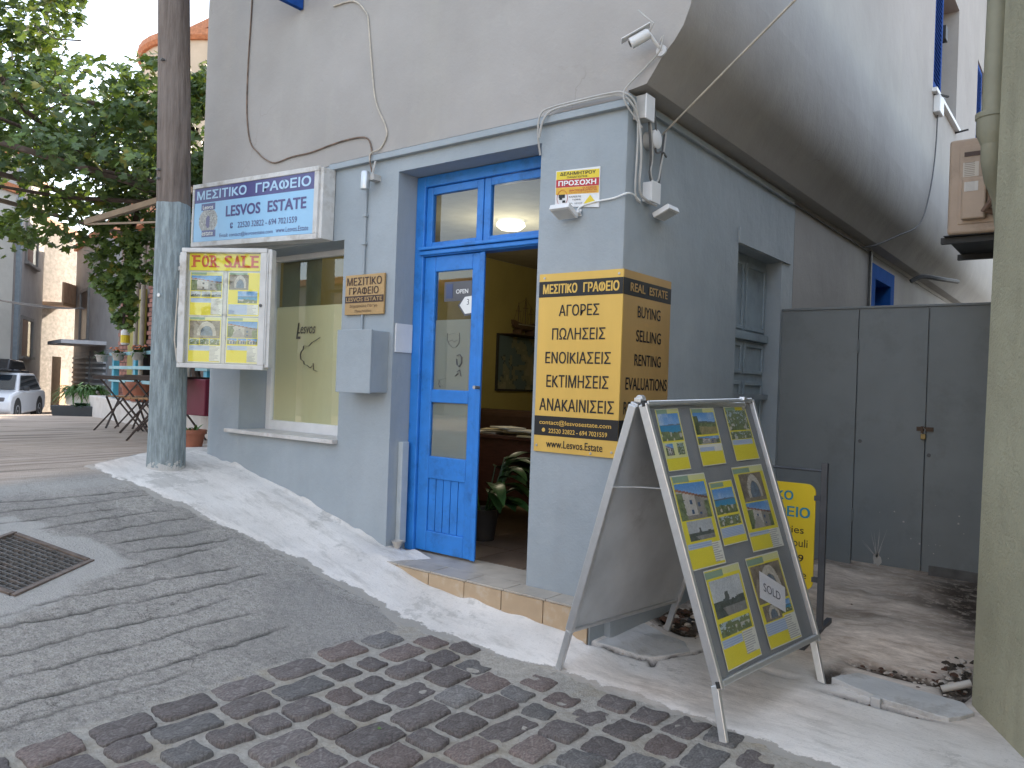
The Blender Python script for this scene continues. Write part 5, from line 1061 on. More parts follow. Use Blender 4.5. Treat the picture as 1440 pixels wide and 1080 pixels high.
obj('fan_grille', MB().lathe((-.803,5.6,1.26), [(.21,0),(.21,.012),(.19,.012),(.185,.0)], 28, (-1,0,0)), TAN, ac)
for y in (5.28, 5.92): obj('bracket', MB().box(-.84, -.47, y-.02, y+.02, .945, .98).box(-.51, -.47, y-.02, y+.02, .75, .945), BLACKR, ac)
obj('drip_tray', MB().box(-.82,-.48,5.22,5.98,.981,.985), BLACKR, ac)
obj('wrapped_hose', MB().tube([(-.60,5.17,1.30),(-.565,5.12,1.22),(-.56,5.10,1.14),(-.60,5.12,1.10),(-.54,5.15,1.08),(-.50,5.2,1.12)], .022, 10), mat('brown_wrap', (.16,.10,.07), .7, .2), ac, smooth=True)
cable('thin pipe bend at the far end of the alley overhang', [(-2.12,11.2,1.55),(-2.0,11.3,1.62),(-1.85,11.6,1.62),(-1.75,12.4,1.68)], .03, CABLED)

# broken slabs and rubble
SLB = mat('chipped_marble_slab', (.50,.495,.485), .6, .12, 5, .35, 40, dirt=(.28,.25,.22), dscale=4)
def slab(label, pts, z0, z1, loc):
    rs_ = random.Random(len(label)); P = []
    for (a, b) in zip(pts, pts[1:]+pts[:1]):
        for k in range(5): t_ = k/5; P.append((a[0]*(1-t_)+b[0]*t_+(rs_.uniform(-.008,.008) if k else 0), a[1]*(1-t_)+b[1]*t_+(rs_.uniform(-.008,.008) if k else 0)))
    n_ = len(P); mb = MB(); zt = lambda x, y: z1(x, y) if callable(z1) else z1
    mb.add([(x, y, z0) for x, y in P]+[(x, y, zt(x, y)) for x, y in P], [tuple(range(n_))[::-1], tuple(range(n_, 2*n_))]+[(i, (i+1) % n_, n_+(i+1) % n_, n_+i) for i in range(n_)])
    return single('stone_slab', label, 'slab', mb, SLB, loc, bevel=.004)
slab('long chipped white marble slab covering the trench near the olive-grey wall', [(-1.075,4.10),(-.99,4.27),(-.52,4.22),(-.455,4.12),(-.535,3.965),(-.80,3.985)], -1.475, lambda x, y: -1.405-.01*(x+1), (-.77,4.12,-1.45))
slab('whitewashed cracked slab lying between the blue plinth and the folding sign', [(-2.17,3.635),(-2.165,4.14),(-1.90,4.16),(-1.80,4.03),(-1.92,3.815)], -1.46, lambda x, y: g(x, y)+.013, (-2.0,3.9,-1.44))
single('plaster_lump', 'small pale plaster lump wedged at the front edge of the marble slab', 'rubble', MB().box(-.86,-.815,3.955,3.985,-1.46,-1.40), SLB, (-.84,3.97,-1.46), bevel=.006)
def rock(mb, c, r, rs_):
    n_ = 6; vs = [(c[0], c[1], c[2]+r*.6)]
    for j, (q, h) in enumerate(((.75,.3),(1,-.1))):
        for k in range(n_): a = 2*math.pi*(k+.5*j)/n_; w_ = r*q*rs_.uniform(.7,1.25); vs.append((c[0]+w_*math.cos(a), c[1]+w_*math.sin(a), c[2]+r*h*rs_.uniform(.6,1.3)))
    fs = [(0, 1+k, 1+(k+1) % n_) for k in range(n_)]+[(1+k, n_+1+k, n_+1+(k+1) % n_, 1+(k+1) % n_) for k in range(n_)]
    mb.add(vs, fs)
rs = random.Random(21); mb = MB(); mb2 = MB(); mb3 = MB()
def scatter(n_, cx, cy, sx, sy, r0_, r1_, lift=.0):
    for _ in range(n_):
        x, y = rs.gauss(cx, sx), rs.gauss(cy, sy); 
        if x < -2.13 and y > 3.6: x = -2.13+rs.random()*.1
        r_ = rs.uniform(r0_, r1_); rock(rs.choice((mb, mb, mb2, mb3)), (x, y, g(x, y)+r_*.1+lift*math.exp(-((x-cx)/sx)**2-((y-cy)/sy)**2)), r_, rs)
scatter(90, -2.0, 4.45, .10, .16, .008, .035, .05); scatter(60, -.60, 4.50, .05, .16, .008, .028, .02); scatter(60, -.80, 4.40, .16, .03, .005, .014); scatter(80, -1.3, 5.0, .6, .7, .003, .009); scatter(30, -.85, 3.94, .15, .012, .004, .01)
tag(obj('rubble', mb, mat('pale_rubble', (.40,.35,.30), .9, .3, 20, .3)), 'scattered pale bits of rubble along the alley edges', 'rubble', kind='stuff')
tag(obj('soil_crumbs', mb2, mat('red_brown_soil', (.085,.045,.03), .95, .3, 20, .3)), 'dark red-brown soil crumbs spilled beside the walls', 'soil', kind='stuff')
tag(obj('dirt', mb3, mat('dark_soil', (.05,.04,.03), .95, .3, 20, .3)), 'dark dirt crumbs lying in the broken trench', 'dirt', kind='stuff')
single('broken_pipe', 'stub of pale broken pipe standing in the rubble behind the folding sign', 'pipe', MB().tube([(-1.93,4.50,-1.42),(-1.92,4.51,-1.30)], .022, 10), mat('old_pvc', (.45,.42,.38), .6), (-1.93,4.5,-1.42), smooth=True)
single('broken_pipe', 'short pale pipe lying in the corner rubble by the olive-grey wall', 'pipe', MB().tube([(-.62,4.33,-1.41),(-.50,4.37,-1.36)], .018, 10), mat('old_pvc', (.45,.42,.38), .6), (-.55,4.35,-1.4), smooth=True)
# leaves and litter on the road
rs = random.Random(4)
single('weed', 'tiny bright green weed between the cobbles', 'weed', (lambda m_: [blade(m_, (-2.35+rs.uniform(-.01,.01), 2.25, g(-2.35,2.25)+.01), (rs.uniform(-1,1), rs.uniform(-1,1), .5), .035, .006, .5) for _ in range(7)] and m_)(MB()), mat('weed_green', (.12,.26,.04), .6), (-2.35,2.25,-1.42))

# ================================================================ UTILITY POLE
def pole_mat():
    m, n, l, b = newmat('weathered_pole_wood'); v = coords(n); s = n.new('ShaderNodeSeparateXYZ'); l.new(v, s.inputs[0])
    vs = mapping(n, l, v, (14,14,.9)); t = tex(n, l, 'Noise', 2.2, 8, vs, .7)
    w = mixc(n, l, ramp(n, l, t.outputs[0], .32, .68), (.085,.062,.05), (.255,.205,.175))
    tl_ = tex(n, l, 'Noise', 1.2, 5, v); w = mixc(n, l, mth(n, l, 'MULTIPLY', ramp(n, l, tl_.outputs[0], .4, .7), .5), w, (.27,.235,.215))
    vp = mapping(n, l, v, (16,16,2.4)); t2 = tex(n, l, 'Noise', 2.0, 7, vp, .7)
    p = mixc(n, l, ramp(n, l, t2.outputs[0], .42, .6), (.21,.245,.255), (.34,.395,.41))
    t3 = tex(n, l, 'Noise', 7, 4, v)
    k = mth(n, l, 'LESS_THAN', mth(n, l, 'ADD', s.outputs[2], mth(n, l, 'MULTIPLY', t3.outputs[0], .05)), 2.145)
    c = mixc(n, l, k, w, p)
    # whitewash at the foot
    k2 = mth(n, l, 'LESS_THAN', mth(n, l, 'ADD', s.outputs[2], mth(n, l, 'MULTIPLY', tex(n, l, 'Noise', 14, 5, v, .7).outputs[0], -.28)), -.125)
    c = mixc(n, l, k2, c, (.52,.51,.49))
    l.new(c, b.inputs['Base Color']); b.inputs['Roughness'].default_value = .85; b.inputs['Specular IOR Level'].default_value = .2
    bump(n, l, b, mth(n, l, 'ADD', t2.outputs[0], t.outputs[0]), .9, .02); return m
bpv = [(-6.055,3.290,-.95,.150),(-6.055,3.290,-.45,.142),(-6.065,3.288,.3,.138),(-6.075,3.286,1.35,.130),(-6.12,3.28,2.3,.124),(-6.17,3.27,3.2,.121),(-6.4,3.25,7.2,.105)]
upo = thing('utility_pole', 'tall wooden utility pole, bare above and painted grey-blue below', 'utility pole', (-6.055, 3.29, -.75))
mb = MB(); mb.tube([(a, b, c) for a, b, c, d in bpv], [d for *_, d in bpv], 28); obj('shaft', mb, pole_mat(), upo, smooth=True)
obj('nail', MB().lathe((-6.01,3.155,.62), [(.016,0),(.014,.006)], 10, (.3,-1,0)), GV, upo)
rs = random.Random(2); mb = MB()
for z in (1.55, 1.62, 2.5): mb.box(-6.09, -6.06, 3.135, 3.16, z, z+.012)
obj('staple', mb, CABLED, upo)

# ================================================================ STREET BEYOND
STU = mat('grey_render_house', (.33,.31,.30), .85, .10, 1.5, .2, 20, dirt=(.24,.22,.21), dscale=.8)
PALE = mat('pale_house', (.42,.42,.39), .8, .08, 1, .1, 20, dirt=(.33,.33,.31), dscale=.6)
RUB = mat('rubble_stone_wall', (.25,.235,.225), .9, .3, 3, .8, 12, dirt=(.17,.155,.145), dscale=2, stretch=(1,1,2.2))
CRM = mat('cream_render', (.52,.42,.31), .8, .08, 1.5, .1, 20)
BRS = mat('red_brown_shutter', (.11,.035,.028), .6, .15, 8, .1); GST = mat('grey_stone_frame', (.22,.21,.20), .8, .1)
PCH = mat('peach_balcony_paint', (.50,.33,.21), .7, .08, 5); TERR = mat('roof_tile_terracotta2', (.42,.17,.08), .75, .25, 8, .3)
def house(name, label, P0, P1, z0, z1, m, depth=7, roofm=None):
    P0, P1 = Vector((*P0, 0)), Vector((*P1, 0)); d = (P1-P0); L = d.length; d.normalize(); nrm = Vector((d.y, -d.x, 0))
    if nrm.dot(-P0) < 0: nrm = -nrm
    t = thing(name, label, 'building', ((P0+P1)/2).to_tuple()[:2]+(z0,))
    c = (P0+P1)/2-nrm*depth/2
    obj('wall', MB().obox((c.x, c.y, (z0+z1)/2), d*L/2, nrm*depth/2, (0,0,(z1-z0)/2)), m, t)
    obj('roof', MB().obox((c.x, c.y, z1+.15), d*(L/2+.12), nrm*(depth/2+.12), (0,0,.149)), roofm or TERR, t)
    def q(mb, a, b, zz0, zz1, o0, o1): cc_ = P0+d*(a+b)/2+nrm*(o0+o1)/2; return mb.obox((cc_.x, cc_.y, (zz0+zz1)/2), d*(b-a)/2, nrm*(o1-o0)/2, (0,0,(zz1-zz0)/2))
    return t, q
def hwin(t, q, a, b, z0, z1, shut=True):
    f = obj('window', q(q(q(q(MB(), a-.12, b+.12, z1, z1+.14, .002, .08), a-.2, b+.2, z0-.12, z0, .002, .16), a-.12, a, z0, z1, .002, .08), b, b+.12, z0, z1, .002, .08), GST, t)
    obj('pane', q(MB(), a, b, z0, z1, .002, .02), mat('far_window_dark', (.07,.06,.06), .3), f)
    if shut: obj('shutter', q(MB(), a, a+(b-a)*.55, z0, z1, .021, .06), BRS, f)
tA, qA = house('far_house', 'pale house at the far left edge beyond the parked car', (-29.8,7.2), (-32.58,11.49), -1.9, 6.5, PALE)
tB, qB = house('far_house', 'grey rendered house with red-brown shutters behind the parked car', (-33.64,11.93), (-39.32,15.12), -2, 8.2, STU)
hwin(tB, qB, 1.45, 3.9, .5, 2.0); hwin(tB, qB, 2.0, 4.5, 4.4, 5.9)
obj('down_pipe', qB(MB(), .05, .45, -2, 8, .002, .15), mat('blue_grey_strip', (.25,.30,.34), .7), tB)
tC, qC = house('far_house', 'rough stone house with a peach balcony and door', (-39.54,15.21), (-42.36,17.83), -2.2, 6.8, RUB)
bl = obj('balcony', qC(qC(MB(), 0, 1.8, 3.0, 3.15, .002, .9), 0, 1.8, 3.15, 4.1, .82, .9), PCH, tC)
for k in range(10): obj('baluster', qC(MB(), .05+.18*k, .12+.18*k, 3.15, 4.1, .9, .94), mat('peach_rail', (.40,.25,.16), .7), bl)
obj('door', qC(MB(), 1.9, 3.1, -2.2, .05, .002, .08), PCH, tC); obj('stair_rail', qC(MB(), 0, .9, -1.9, .6, .5, .55), PCH, tC)
tD, qD = house('far_house', 'cream plastered house with grey louvred gates behind the planter', (-40.24,16.94), (-28.0,13.7), -2.2, 5.8, STU)
for a, b in ((.83,4.81),(5.67,8.72)):
    lg = obj('louvred_gate', qD(MB(), a, b, -2.1, .85, .002, .06), mat('louvre_grey', (.20,.21,.22), .6), tD)
    for k in range(12): obj('louvre_slat', qD(MB(), a+.05, b-.05, -1.95+.225*k, -1.87+.225*k, .06, .16), mat('louvre_light', (.38,.39,.40), .6), lg)
hwin(tD, qD, 1.9, 3.9, 1.4, 3.6, False)
obj('canopy', qD(MB(), 4.3, 8.3, 1.05, 1.2, .0, 1.6), mat('pale_awning', (.48,.48,.50), .7), tD)
# cream tower with tiled rim
tw = thing('far_tower', 'cream curved rooftop with an orange tiled rim showing above the vine', 'building', (-36, 20, -3))
obj('wall', MB().lathe((-35.6,22.6,-3), [(4.6,0),(4.6,18.1)], 40), CRM, tw, smooth=True); obj('roof', MB().lathe((-35.6,22.6,15.1), [(4.75,0),(4.85,.15),(4.8,.45),(2,.9)], 40), TERR, tw, smooth=True)
tw2 = thing('far_tower', 'cream rooftop block right of the pole with an orange rim', 'building', (-31, 21, -3))
obj('wall', MB().box(-34.2, -29, 19.2, 24, -3, 15.7), CRM, tw2); obj('roof', MB().box(-34.4, -28.8, 19.0, 24.2, 15.7, 16.1), TERR, tw2)
# brick and olive house behind the terrace
BRK = mat('old_red_brick', (.24,.11,.085), .85, .2, 6, .2, rnd=.25); OLV = mat('olive_yellow_panel', (.24,.21,.05), .7, .12, 3)
bh = thing('terrace_house', 'brick and olive-panelled house wall behind the blue railing', 'building', (-13, 7.6, -.7))
P0 = Vector((-15.6,7.30,0)); d_ = Vector((.989,-.146,0)).normalized(); nn = Vector((-.146,-.989,0)).normalized()
obj('wall', MB().obox(P0+d_*4.55-nn*2.1+Vector((0,0,.9)), d_*4.55, nn*2, (0,0,1.7)), mat('brown_mortar_wall', (.20,.15,.13), .9, .2, 4, .2), bh)  # run on behind the pole, mostly unseen, to block a strip of sun
obj('roof', MB().obox(P0+d_*4.55-nn*2.0+Vector((0,0,2.75)), d_*4.6, nn*2.2, (0,0,.13)), TERR, bh)
wbk = obj('brick_pier', MB().obox(P0+d_*.75-nn*.08+Vector((0,0,.5)), d_*.42, nn*.07, (0,0,1.15)), GROUT, bh); wb2 = obj('brick_pier', MB().obox(P0+d_*2.25-nn*.08+Vector((0,0,.5)), d_*.35, nn*.07, (0,0,1.15)), GROUT, bh)
bmesh_ = None
for pr, c_, hw_ in ((wbk, .75, .40), (wb2, 2.25, .33)):
    for j in range(28):
        for i in range(3 if j % 2 else 4):
            x = c_-hw_+ (i+.5 if j % 2 == 0 else i+1)*(2*hw_/4)
            me_o = None
            cc_ = P0+d_*x+nn*.0+Vector((0,0,-.6+j*.082))
            if bmesh_ is None:
                o = obj('brick', MB().obox((0,0,0), d_*.088, nn*.02, (0,0,.034)), BRK, pr, local=True); bmesh_ = o.data
            else: o = bpy.data.objects.new('brick', bmesh_); COL.objects.link(o); o.parent = pr
            o.location = cc_-Vector((-13,7.6,-.7))
obj('olive_panel', MB().obox(P0+d_*1.5+nn*.05+Vector((0,0,.55)), d_*.38, nn*.03, (0,0,.95)), OLV, bh)
# terrace: low wall, floor, railing
T0, T1 = Vector((-15.2,6.70,0)), Vector((-8.2,4.97,0)); td = (T1-T0).normalized(); tn = Vector((-td.y, td.x, 0))
if tn.y < 0: tn = -tn
WTR = mat('white_terrace_wall', (.62,.57,.52), .8, .08, 3, .1, dirt=(.45,.37,.31), dscale=2)
single('terrace_wall', 'low whitewashed terrace wall behind the folding table', 'wall', MB().obox((T0+T1)/2+tn*.15+Vector((0,0,-.80)), td*((T1-T0).length/2), tn*.15, (0,0,.34)), WTR, tuple((T0+T1)/2+Vector((0,0,-.85))), bevel=.02)
tag(obj('terrace_floor', MB().obox((T0+T1)/2+tn*.85+Vector((0,0,-.72)), td*((T1-T0).length/2), tn*.5499, (0,0,.22)), mat('terrace_tiles', (.34,.27,.22), .8)), kind='structure')
LBR = mat('light_blue_railing_paint', (.07,.36,.50), .5, .1, 8, .05)
rl = thing('blue_railing', 'light blue wooden railing on the low terrace wall', 'railing', tuple(T0+td*2+Vector((0,0,-.46))))
for s_ in (1.45, 2.0+.98, 4.4, 5.9, 6.6): obj('post', MB().obox(T0+td*s_+tn*.15+Vector((0,0,-.07)), td*.07, tn*.045, (0,0,.385)), LBR, rl, bevel=.005)
for z in (.30, .07, -.15): obj('rail', MB().obox(T0+td*4.0+tn*.10+Vector((0,0,z)), td*2.75, tn*.02, (0,0,.026)), mat('rail_pale_blue', (.25,.45,.50), .5, .1, 8), rl, bevel=.004)
GRP = mat('grey_post_paint', (.40,.36,.31), .6, .1, 6)
pg = thing('pergola_frame', 'thin metal posts and bars carrying the grapevine', 'pergola', (-12, 6, -.46))
for x, y, z1 in ((-12.6,6.25,2.1),(-12.0,6.05,2.1),(-11.0,5.75,2.1),(-9.3,5.3,2.1)): obj('post', MB().tube([(x,y,-.47),(x,y,z1)], .035, 10), GRP, pg, smooth=True)
RST = mat('rusty_beam', (.16,.12,.10), .8, .3, 8)
for p, q in (((-13,6.35,2.0),(-8.2,5.0,2.05)),((-12.5,3.0,2.15),(-8.0,1.6,2.2)),((-12.0,6.0,2.08),(-11.0,2.6,2.18)),((-10.4,5.6,2.08),(-9.6,2.1,2.2)),((-8.9,5.2,2.08),(-8.3,1.7,2.2))): obj('bar', MB().bar(p, q, .05, .05), RST, pg)
obj('bar', MB().bar((-8.94,3.84,1.62), (-7.75,4.4,1.95), .05, .06), mat('tan_tube', (.35,.27,.20), .6), pg); obj('bar', MB().bar((-8.94,3.84,1.60), (-7.75,4.4,1.62), .02, .02), mat('tan_tube', (.35,.27,.20), .6), pg)
# pots with flowers along the railing
FOL = mat('pot_foliage', (.06,.13,.03), .6, .3, 10, rnd=.2); FLW = mat('orange_flower', (.55,.17,.06), .6, .2)
def potplant(name, label, x, y, z, r, h, pm, nl, sz, flowers=0, group=None, spread=1.0):
    t = thing(name, label, 'potted plant', (x, y, z), group=group)
    obj('pot', MB().lathe((x,y,z), [(r*.7,0),(r*.95,h*.8),(r*1.08,h*.8),(r*1.08,h),(r*.9,h),(r*.85,h*.85)], 16), pm, t, smooth=True)
    rs_ = random.Random(int(x*100)); mb = MB(); mf = MB()
    for _ in range(nl):
        a = rs_.uniform(0, 6.28); blade(mb, (x+rs_.uniform(-r,r)*.5, y+rs_.uniform(-r,r)*.5, z+h*.9), (math.cos(a), math.sin(a), rs_.uniform(.2,2)), sz*rs_.uniform(.6,1.2)*spread, sz*.10, rs_.uniform(.2,.9))
    for _ in range(flowers): a = rs_.uniform(0, 6.28); q_ = r*rs_.random(); rock(mf, (x+q_*math.cos(a)*1.3, y+q_*math.sin(a)*1.3, z+h+sz*rs_.uniform(.2,.7)), .025, rs_)
    obj('foliage', mb, FOL, t); 
    if flowers: obj('flowers', mf, FLW, t)
    return t
TP = mat('terracotta_pot', (.33,.12,.07), .7, .12, 8); GP_ = mat('grey_pot', (.36,.35,.33), .7)
q_ = T0+td*1.3; potplant('hanging_planter', 'grey planter with pale leaves at the left end of the railing', q_.x, q_.y-.05, .16, .10, .12, GP_, 60, .13)
q_ = T0+td*2.45; potplant('hanging_planter', 'grey planter with orange flowers on the railing between the two posts', q_.x, q_.y-.02, .18, .10, .12, GP_, 60, .14, 12)
q_ = T0+td*3.75; potplant('hanging_planter', 'grey planter with red flowers on the railing beside the utility pole', q_.x, q_.y-.02, .18, .10, .12, GP_, 60, .16, 16)
q_ = T0+td*2.5+tn*.7; potplant('potted_plant', 'dark green bushy plant behind the lower rail', q_.x, q_.y, -.5, .16, .22, GP_, 110, .26)
q_ = T0+td*3.4+tn*.12; potplant('potted_plant', 'large terracotta pot on the terrace wall', q_.x, q_.y, -.45, .20, .30, TP, 40, .15)
q_ = T0+td*2.75+tn*.12; potplant('potted_plant', 'smaller terracotta pot left of the large one', q_.x, q_.y, -.45, .14, .26, TP, 40, .14)
potplant('potted_plant', 'brown terracotta pot on the ground between pole and building corner', -7.1, 4.12, -.74, .12, .20, TP, 16, .14)
single('storage_box', 'dark red box standing behind the utility pole', 'box', MB().box(-8.35,-7.75,4.62,5.0,-.45,-.05), mat('maroon_plastic', (.13,.012,.03), .5), (-8.05,4.8,-.45), bevel=.01)
single('bin', 'black cylindrical bin beside the blue railing post', 'bin', MB().lathe((-12.35,6.25,-.5), [(.12,0),(.13,.85),(.15,.86),(.15,.92),(.05,.95)], 16), BLACKR, (-12.35,6.25,-.5), smooth=True)
yb_ = thing('wall_bottle', 'small yellow and white bottle on the post by the railing', 'bottle', (-13.1, 6.2, .5)); obj('bottle', MB().lathe((-13.0,6.28,.45), [(.06,0),(.07,.03),(.07,.22),(.03,.3),(.03,.34)], 12), WHITEP, yb_, smooth=True); obj('label', MB().lathe((-13.0,6.28,.48), [(.072,0),(.072,.13)], 12), YS, yb_)
# long planter at the crest
pb_ = thing('fern_planter', 'white planter with an overflowing green fern', 'planter', (-15.5, 6.65, -.62))
ex = Vector((.70,.71,0)).normalized()*.0+Vector((.76,.65,0)).normalized(); ey = Vector((-ex.y, ex.x, 0))
def trough(mb, c, L, Wd, z0, z1, fl): 
    c = Vector(c); p = []
    for z, k in ((z0, 1-fl), (z1, 1)): p += [c+ex*(a*L/2*k)+ey*(b*Wd/2*k)+Vector((0,0,z)) for a, b in ((-1,-1),(1,-1),(1,1),(-1,1))]
    return mb.hexa(p)
obj('trough', trough(MB(), (-15.5,6.75,0), .62, .28, -.66, -.38, .12), WHITEP, pb_, bevel=.01)
mb = MB(); rs = random.Random(31)
for _ in range(330):
    a = rs.uniform(0, 6.28); c = Vector((-15.5,6.75,-.4))+ex*rs.uniform(-.26,.26); blade(mb, c, (math.cos(a), math.sin(a), rs.uniform(.3,1.6)), rs.uniform(.28,.55), .020, rs.uniform(.5,1.2))
obj('fern', mb, FOL, pb_)
pb2 = thing('trough_planter', 'long dark grey trough with a small plant in front of the white planter', 'planter', (-15.1, 6.5, -.86))
obj('trough', trough(MB(), (-15.15,6.5,0), .88, .28, -.87, -.66, .10), mat('dark_trough', (.045,.05,.055), .6), pb2, bevel=.01)
mb = MB()
for _ in range(60): a = rs.uniform(0, 6.28); blade(mb, Vector((-15.1,6.5,-.67))+ex*rs.uniform(-.05,.15), (math.cos(a), math.sin(a), rs.uniform(.4,2)), .17, .03, .5)
obj('foliage', mb, mat('dark_plant', (.03,.075,.03), .6, .2), pb2)
# folding table and chairs
DW = mat('dark_folding_wood', (.045,.030,.026), .5, .2, 12); PWD = mat('warm_wood_slats', (.34,.19,.09), .6, .2, 12)
def fold_table(label, c, rz):
    t = thing('folding_table', label, 'table', c, rz)
    for k in range(6): obj('slat', MB().box(-.36, .36, -.30+.1*k+.004, -.30+.1*(k+1)-.004, .70, .72), DW, t, local=True)
    obj('apron', MB().box(-.35, .35, -.29, -.27, .67, .699).box(-.35, .35, .27, .29, .67, .699), DW, t, local=True)
    for y in (-.27, .27):
        obj('leg', MB().bar((-.32,y,.0),(.28,y,.69),.016,.020,(0,1,0)), DW, t, local=True); obj('leg', MB().bar((.32,y*.9,.0),(-.28,y*.9,.69),.016,.020,(0,1,0)), DW, t, local=True)
    return t
def fold_chair(label, c, rz, group='folding stools by the terrace wall'):
    t = thing('folding_stool', label, 'chair', c, rz, group)
    for k in range(4): obj('slat', MB().box(-.19, .19, -.18+.09*k, -.10+.09*k, .43, .45), PWD, t, local=True)
    for x in (-.2, .2): obj('leg', MB().bar((x,-.20,0),(x,.19,.44),.02,.02,(1,0,0)), DW, t, local=True); obj('leg', MB().bar((x*.9,.22,0),(x*.9,-.18,.44),.02,.02,(1,0,0)), DW, t, local=True)
    return t
fold_table('dark slatted folding table in front of the white terrace wall', (-10.42, 5.12, g(-10.4,5.1)), R(38))
fold_chair('folding stool with warm wooden slats tucked left of the dark table', (-10.95, 5.35, g(-10.9,5.3)), R(-140))
fold_chair('folding stool pushed up to the right side of the dark table', (-9.75, 5.0, g(-9.7,5)), R(120))
fold_table('dark folding table half hidden behind the utility pole', (-8.35, 4.55, g(-8.3,4.5)), R(30))

# parked car
CARW = mat('white_car_paint', (.62,.63,.65), .25, .03, 3, 0, coat=.6); CGL = glass_mat('car_glass', (.25,.3,.33), 1.4, (.03,.04,.05), .5)
hd = Vector((.828,-.565,0)).normalized(); carz = -1.755
car = thing('parked_car', 'white hatchback with a black roof box parked beyond the crest of the street', 'car', (-30.1, 10.3, carz), math.atan2(hd.y, hd.x))
low = [(-2.15,.35),(-2.2,.7),(-2.1,.95),(-1.9,1.0),(1.0,1.0),(1.9,.88),(2.12,.7),(2.15,.35),(1.9,.22),(-1.9,.22)]
mb = MB(); mb.prism([(x, -.93, z) for x, z in low], (0, 1.86, 0)); obj('body', mb, CARW, car, bevel=.09, seg=4, local=True, smooth=True)
mb = MB(); cb_ = [(-2.0,-.85,.98),(1.05,-.85,.98),(1.05,.85,.98),(-2.0,.85,.98),(-1.65,-.66,1.58),(.15,-.66,1.58),(.15,.66,1.58),(-1.65,.66,1.58)]; mb.hexa(cb_); obj('roof', mb, CARW, car, bevel=.06, seg=3, local=True, smooth=True)
def lerp3(a, b, t): return tuple(a[i]*(1-t)+b[i]*t for i in range(3))
ws = MB().hexa([(1.0,-.76,1.04),(1.0,.76,1.04),(1.02,.76,1.05),(1.02,-.76,1.05),(.27,-.62,1.50),(.27,.62,1.50),(.31,.62,1.52),(.31,-.62,1.52)]); ws.v = [(x+.05, y, z) for x, y, z in ws.v]; obj('windscreen', ws, CGL, car, local=True)
for s_ in (1, -1):
    obj('side_window', MB().hexa([(-1.7,.86*s_,1.02),(.85,.86*s_,1.02),(.85,.84*s_,1.02),(-1.7,.84*s_,1.02),(-1.5,.70*s_,1.50),(.18,.70*s_,1.50),(.18,.68*s_,1.5),(-1.5,.68*s_,1.5)]), CGL, car, local=True)
    for x in (-1.33, 1.33):
        wh = obj('wheel', MB().lathe((x, s_*.82, .33), [(.33,-.10),(.335,-.06),(.335,.09),(.31,.115),(.22,.12)], 28, (0,s_,0)), BLACKR, car, local=True, smooth=True); obj('rim', MB().lathe((x, s_*.935, .33), [(.21,0),(.205,.01),(.05,-.01),(.04,.01)], 20, (0,s_,0)), ALU, wh, local=True)
        obj('wheel_arch', MB().lathe((x, s_*.925, .36), [(.42,0),(.42,.012)], 28, (0,s_,0)), BLACKR, car, local=True)
    obj('headlight', MB().box(2.0, 2.13, s_*.55-.2, s_*.55+.2, .66, .80), mat('headlight_lens', (.12,.12,.13), .15), car, local=True, bevel=.03)
    obj('mirror', MB().box(.62, .78, min(s_*.93,s_*1.1), max(s_*.93,s_*1.1), 1.0, 1.14), BLACKR, car, local=True, bevel=.03)
    obj('roof_bar', MB().box(-1.2, -1.12, -.6, .6, 1.60, 1.66) if s_ > 0 else MB().box(-.2, -.12, -.6, .6, 1.6, 1.66), BLACKR, car, local=True)
obj('grille', MB().box(2.12, 2.17, -.6, .6, .36, .52), BLACKR, car, local=True, bevel=.01); obj('number_plate', MB().box(2.172, 2.18, -.25, .25, .38, .49), mat('plate_white', (.6,.6,.5), .5), car, local=True)
single('roof_box', 'glossy black roof box on top of the white car', 'roof box', (lambda m_: setattr(m_, 'v', [tuple(rootm(car) @ Vector(p)) for p in m_.v]) or m_)(MB().hexa([(-1.5,-.35,1.67),(.55,-.35,1.67),(.55,.45,1.67),(-1.5,.45,1.67),(-1.4,-.28,2.02),(.1,-.28,2.06),(.1,.38,2.06),(-1.4,.38,2.02)])), mat('gloss_black', (.012,.012,.014), .15, .1, 3, 0), (-30.3,10.4,-.1), bevel=.08, seg=4, smooth=True)
# overhead wires
for lbl, p, q, sag in (('upper overhead wire sagging across the far houses', (-22.7,7.72,2.17), (-29.5,12.7,2.25), .45), ('lower overhead wire across the far houses', (-22.7,7.73,1.93), (-30.5,13.2,2.3), .2), ('steep service wire running down past the vine leaves', (-21.5,8.4,4.9), (-27.3,13.0,3.0), .2)):
    P_, Q_ = Vector(p), Vector(q); d_x = (Q_-P_); P_ = P_-d_x*1.2
    cable(lbl, [P_*(1-t)+Q_*t+Vector((0,0,-sag*4*t*(1-t))) for t in np.linspace(0, 1, 7)], .016, CABLED)

# ================================================================ GRAPEVINE
VL = [mat('vine_leaf_dark', (.055,.092,.038), .5, .3, 14, .1, rnd=.35), mat('vine_leaf_light', (.105,.165,.045), .5, .3, 14, .1, rnd=.3), mat('vine_leaf_yellow', (.21,.20,.045), .55, .3, 14, .1, rnd=.3)]
for m in VL:
    b = m.node_tree.nodes['Principled BSDF']; out = m.node_tree.nodes['Material Output']; n, l = m.node_tree.nodes, m.node_tree.links
    tr = n.new('ShaderNodeBsdfTranslucent'); tr.inputs[0].default_value = (.16,.24,.03,1); mx = n.new('ShaderNodeMixShader'); mx.inputs[0].default_value = .22
    l.new(b.outputs[0], mx.inputs[1]); l.new(tr.outputs[0], mx.inputs[2]); l.new(mx.outputs[0], out.inputs[0])
LOUT = [(0,-.15),(.28,-.42),(.46,-.20),(.42,.02),(.62,.16),(.38,.30),(.26,.42),(.30,.62),(.12,.55),(0,.82),(-.12,.55),(-.30,.62),(-.26,.42),(-.38,.30),(-.62,.16),(-.42,.02),(-.46,-.20),(-.28,-.42)]
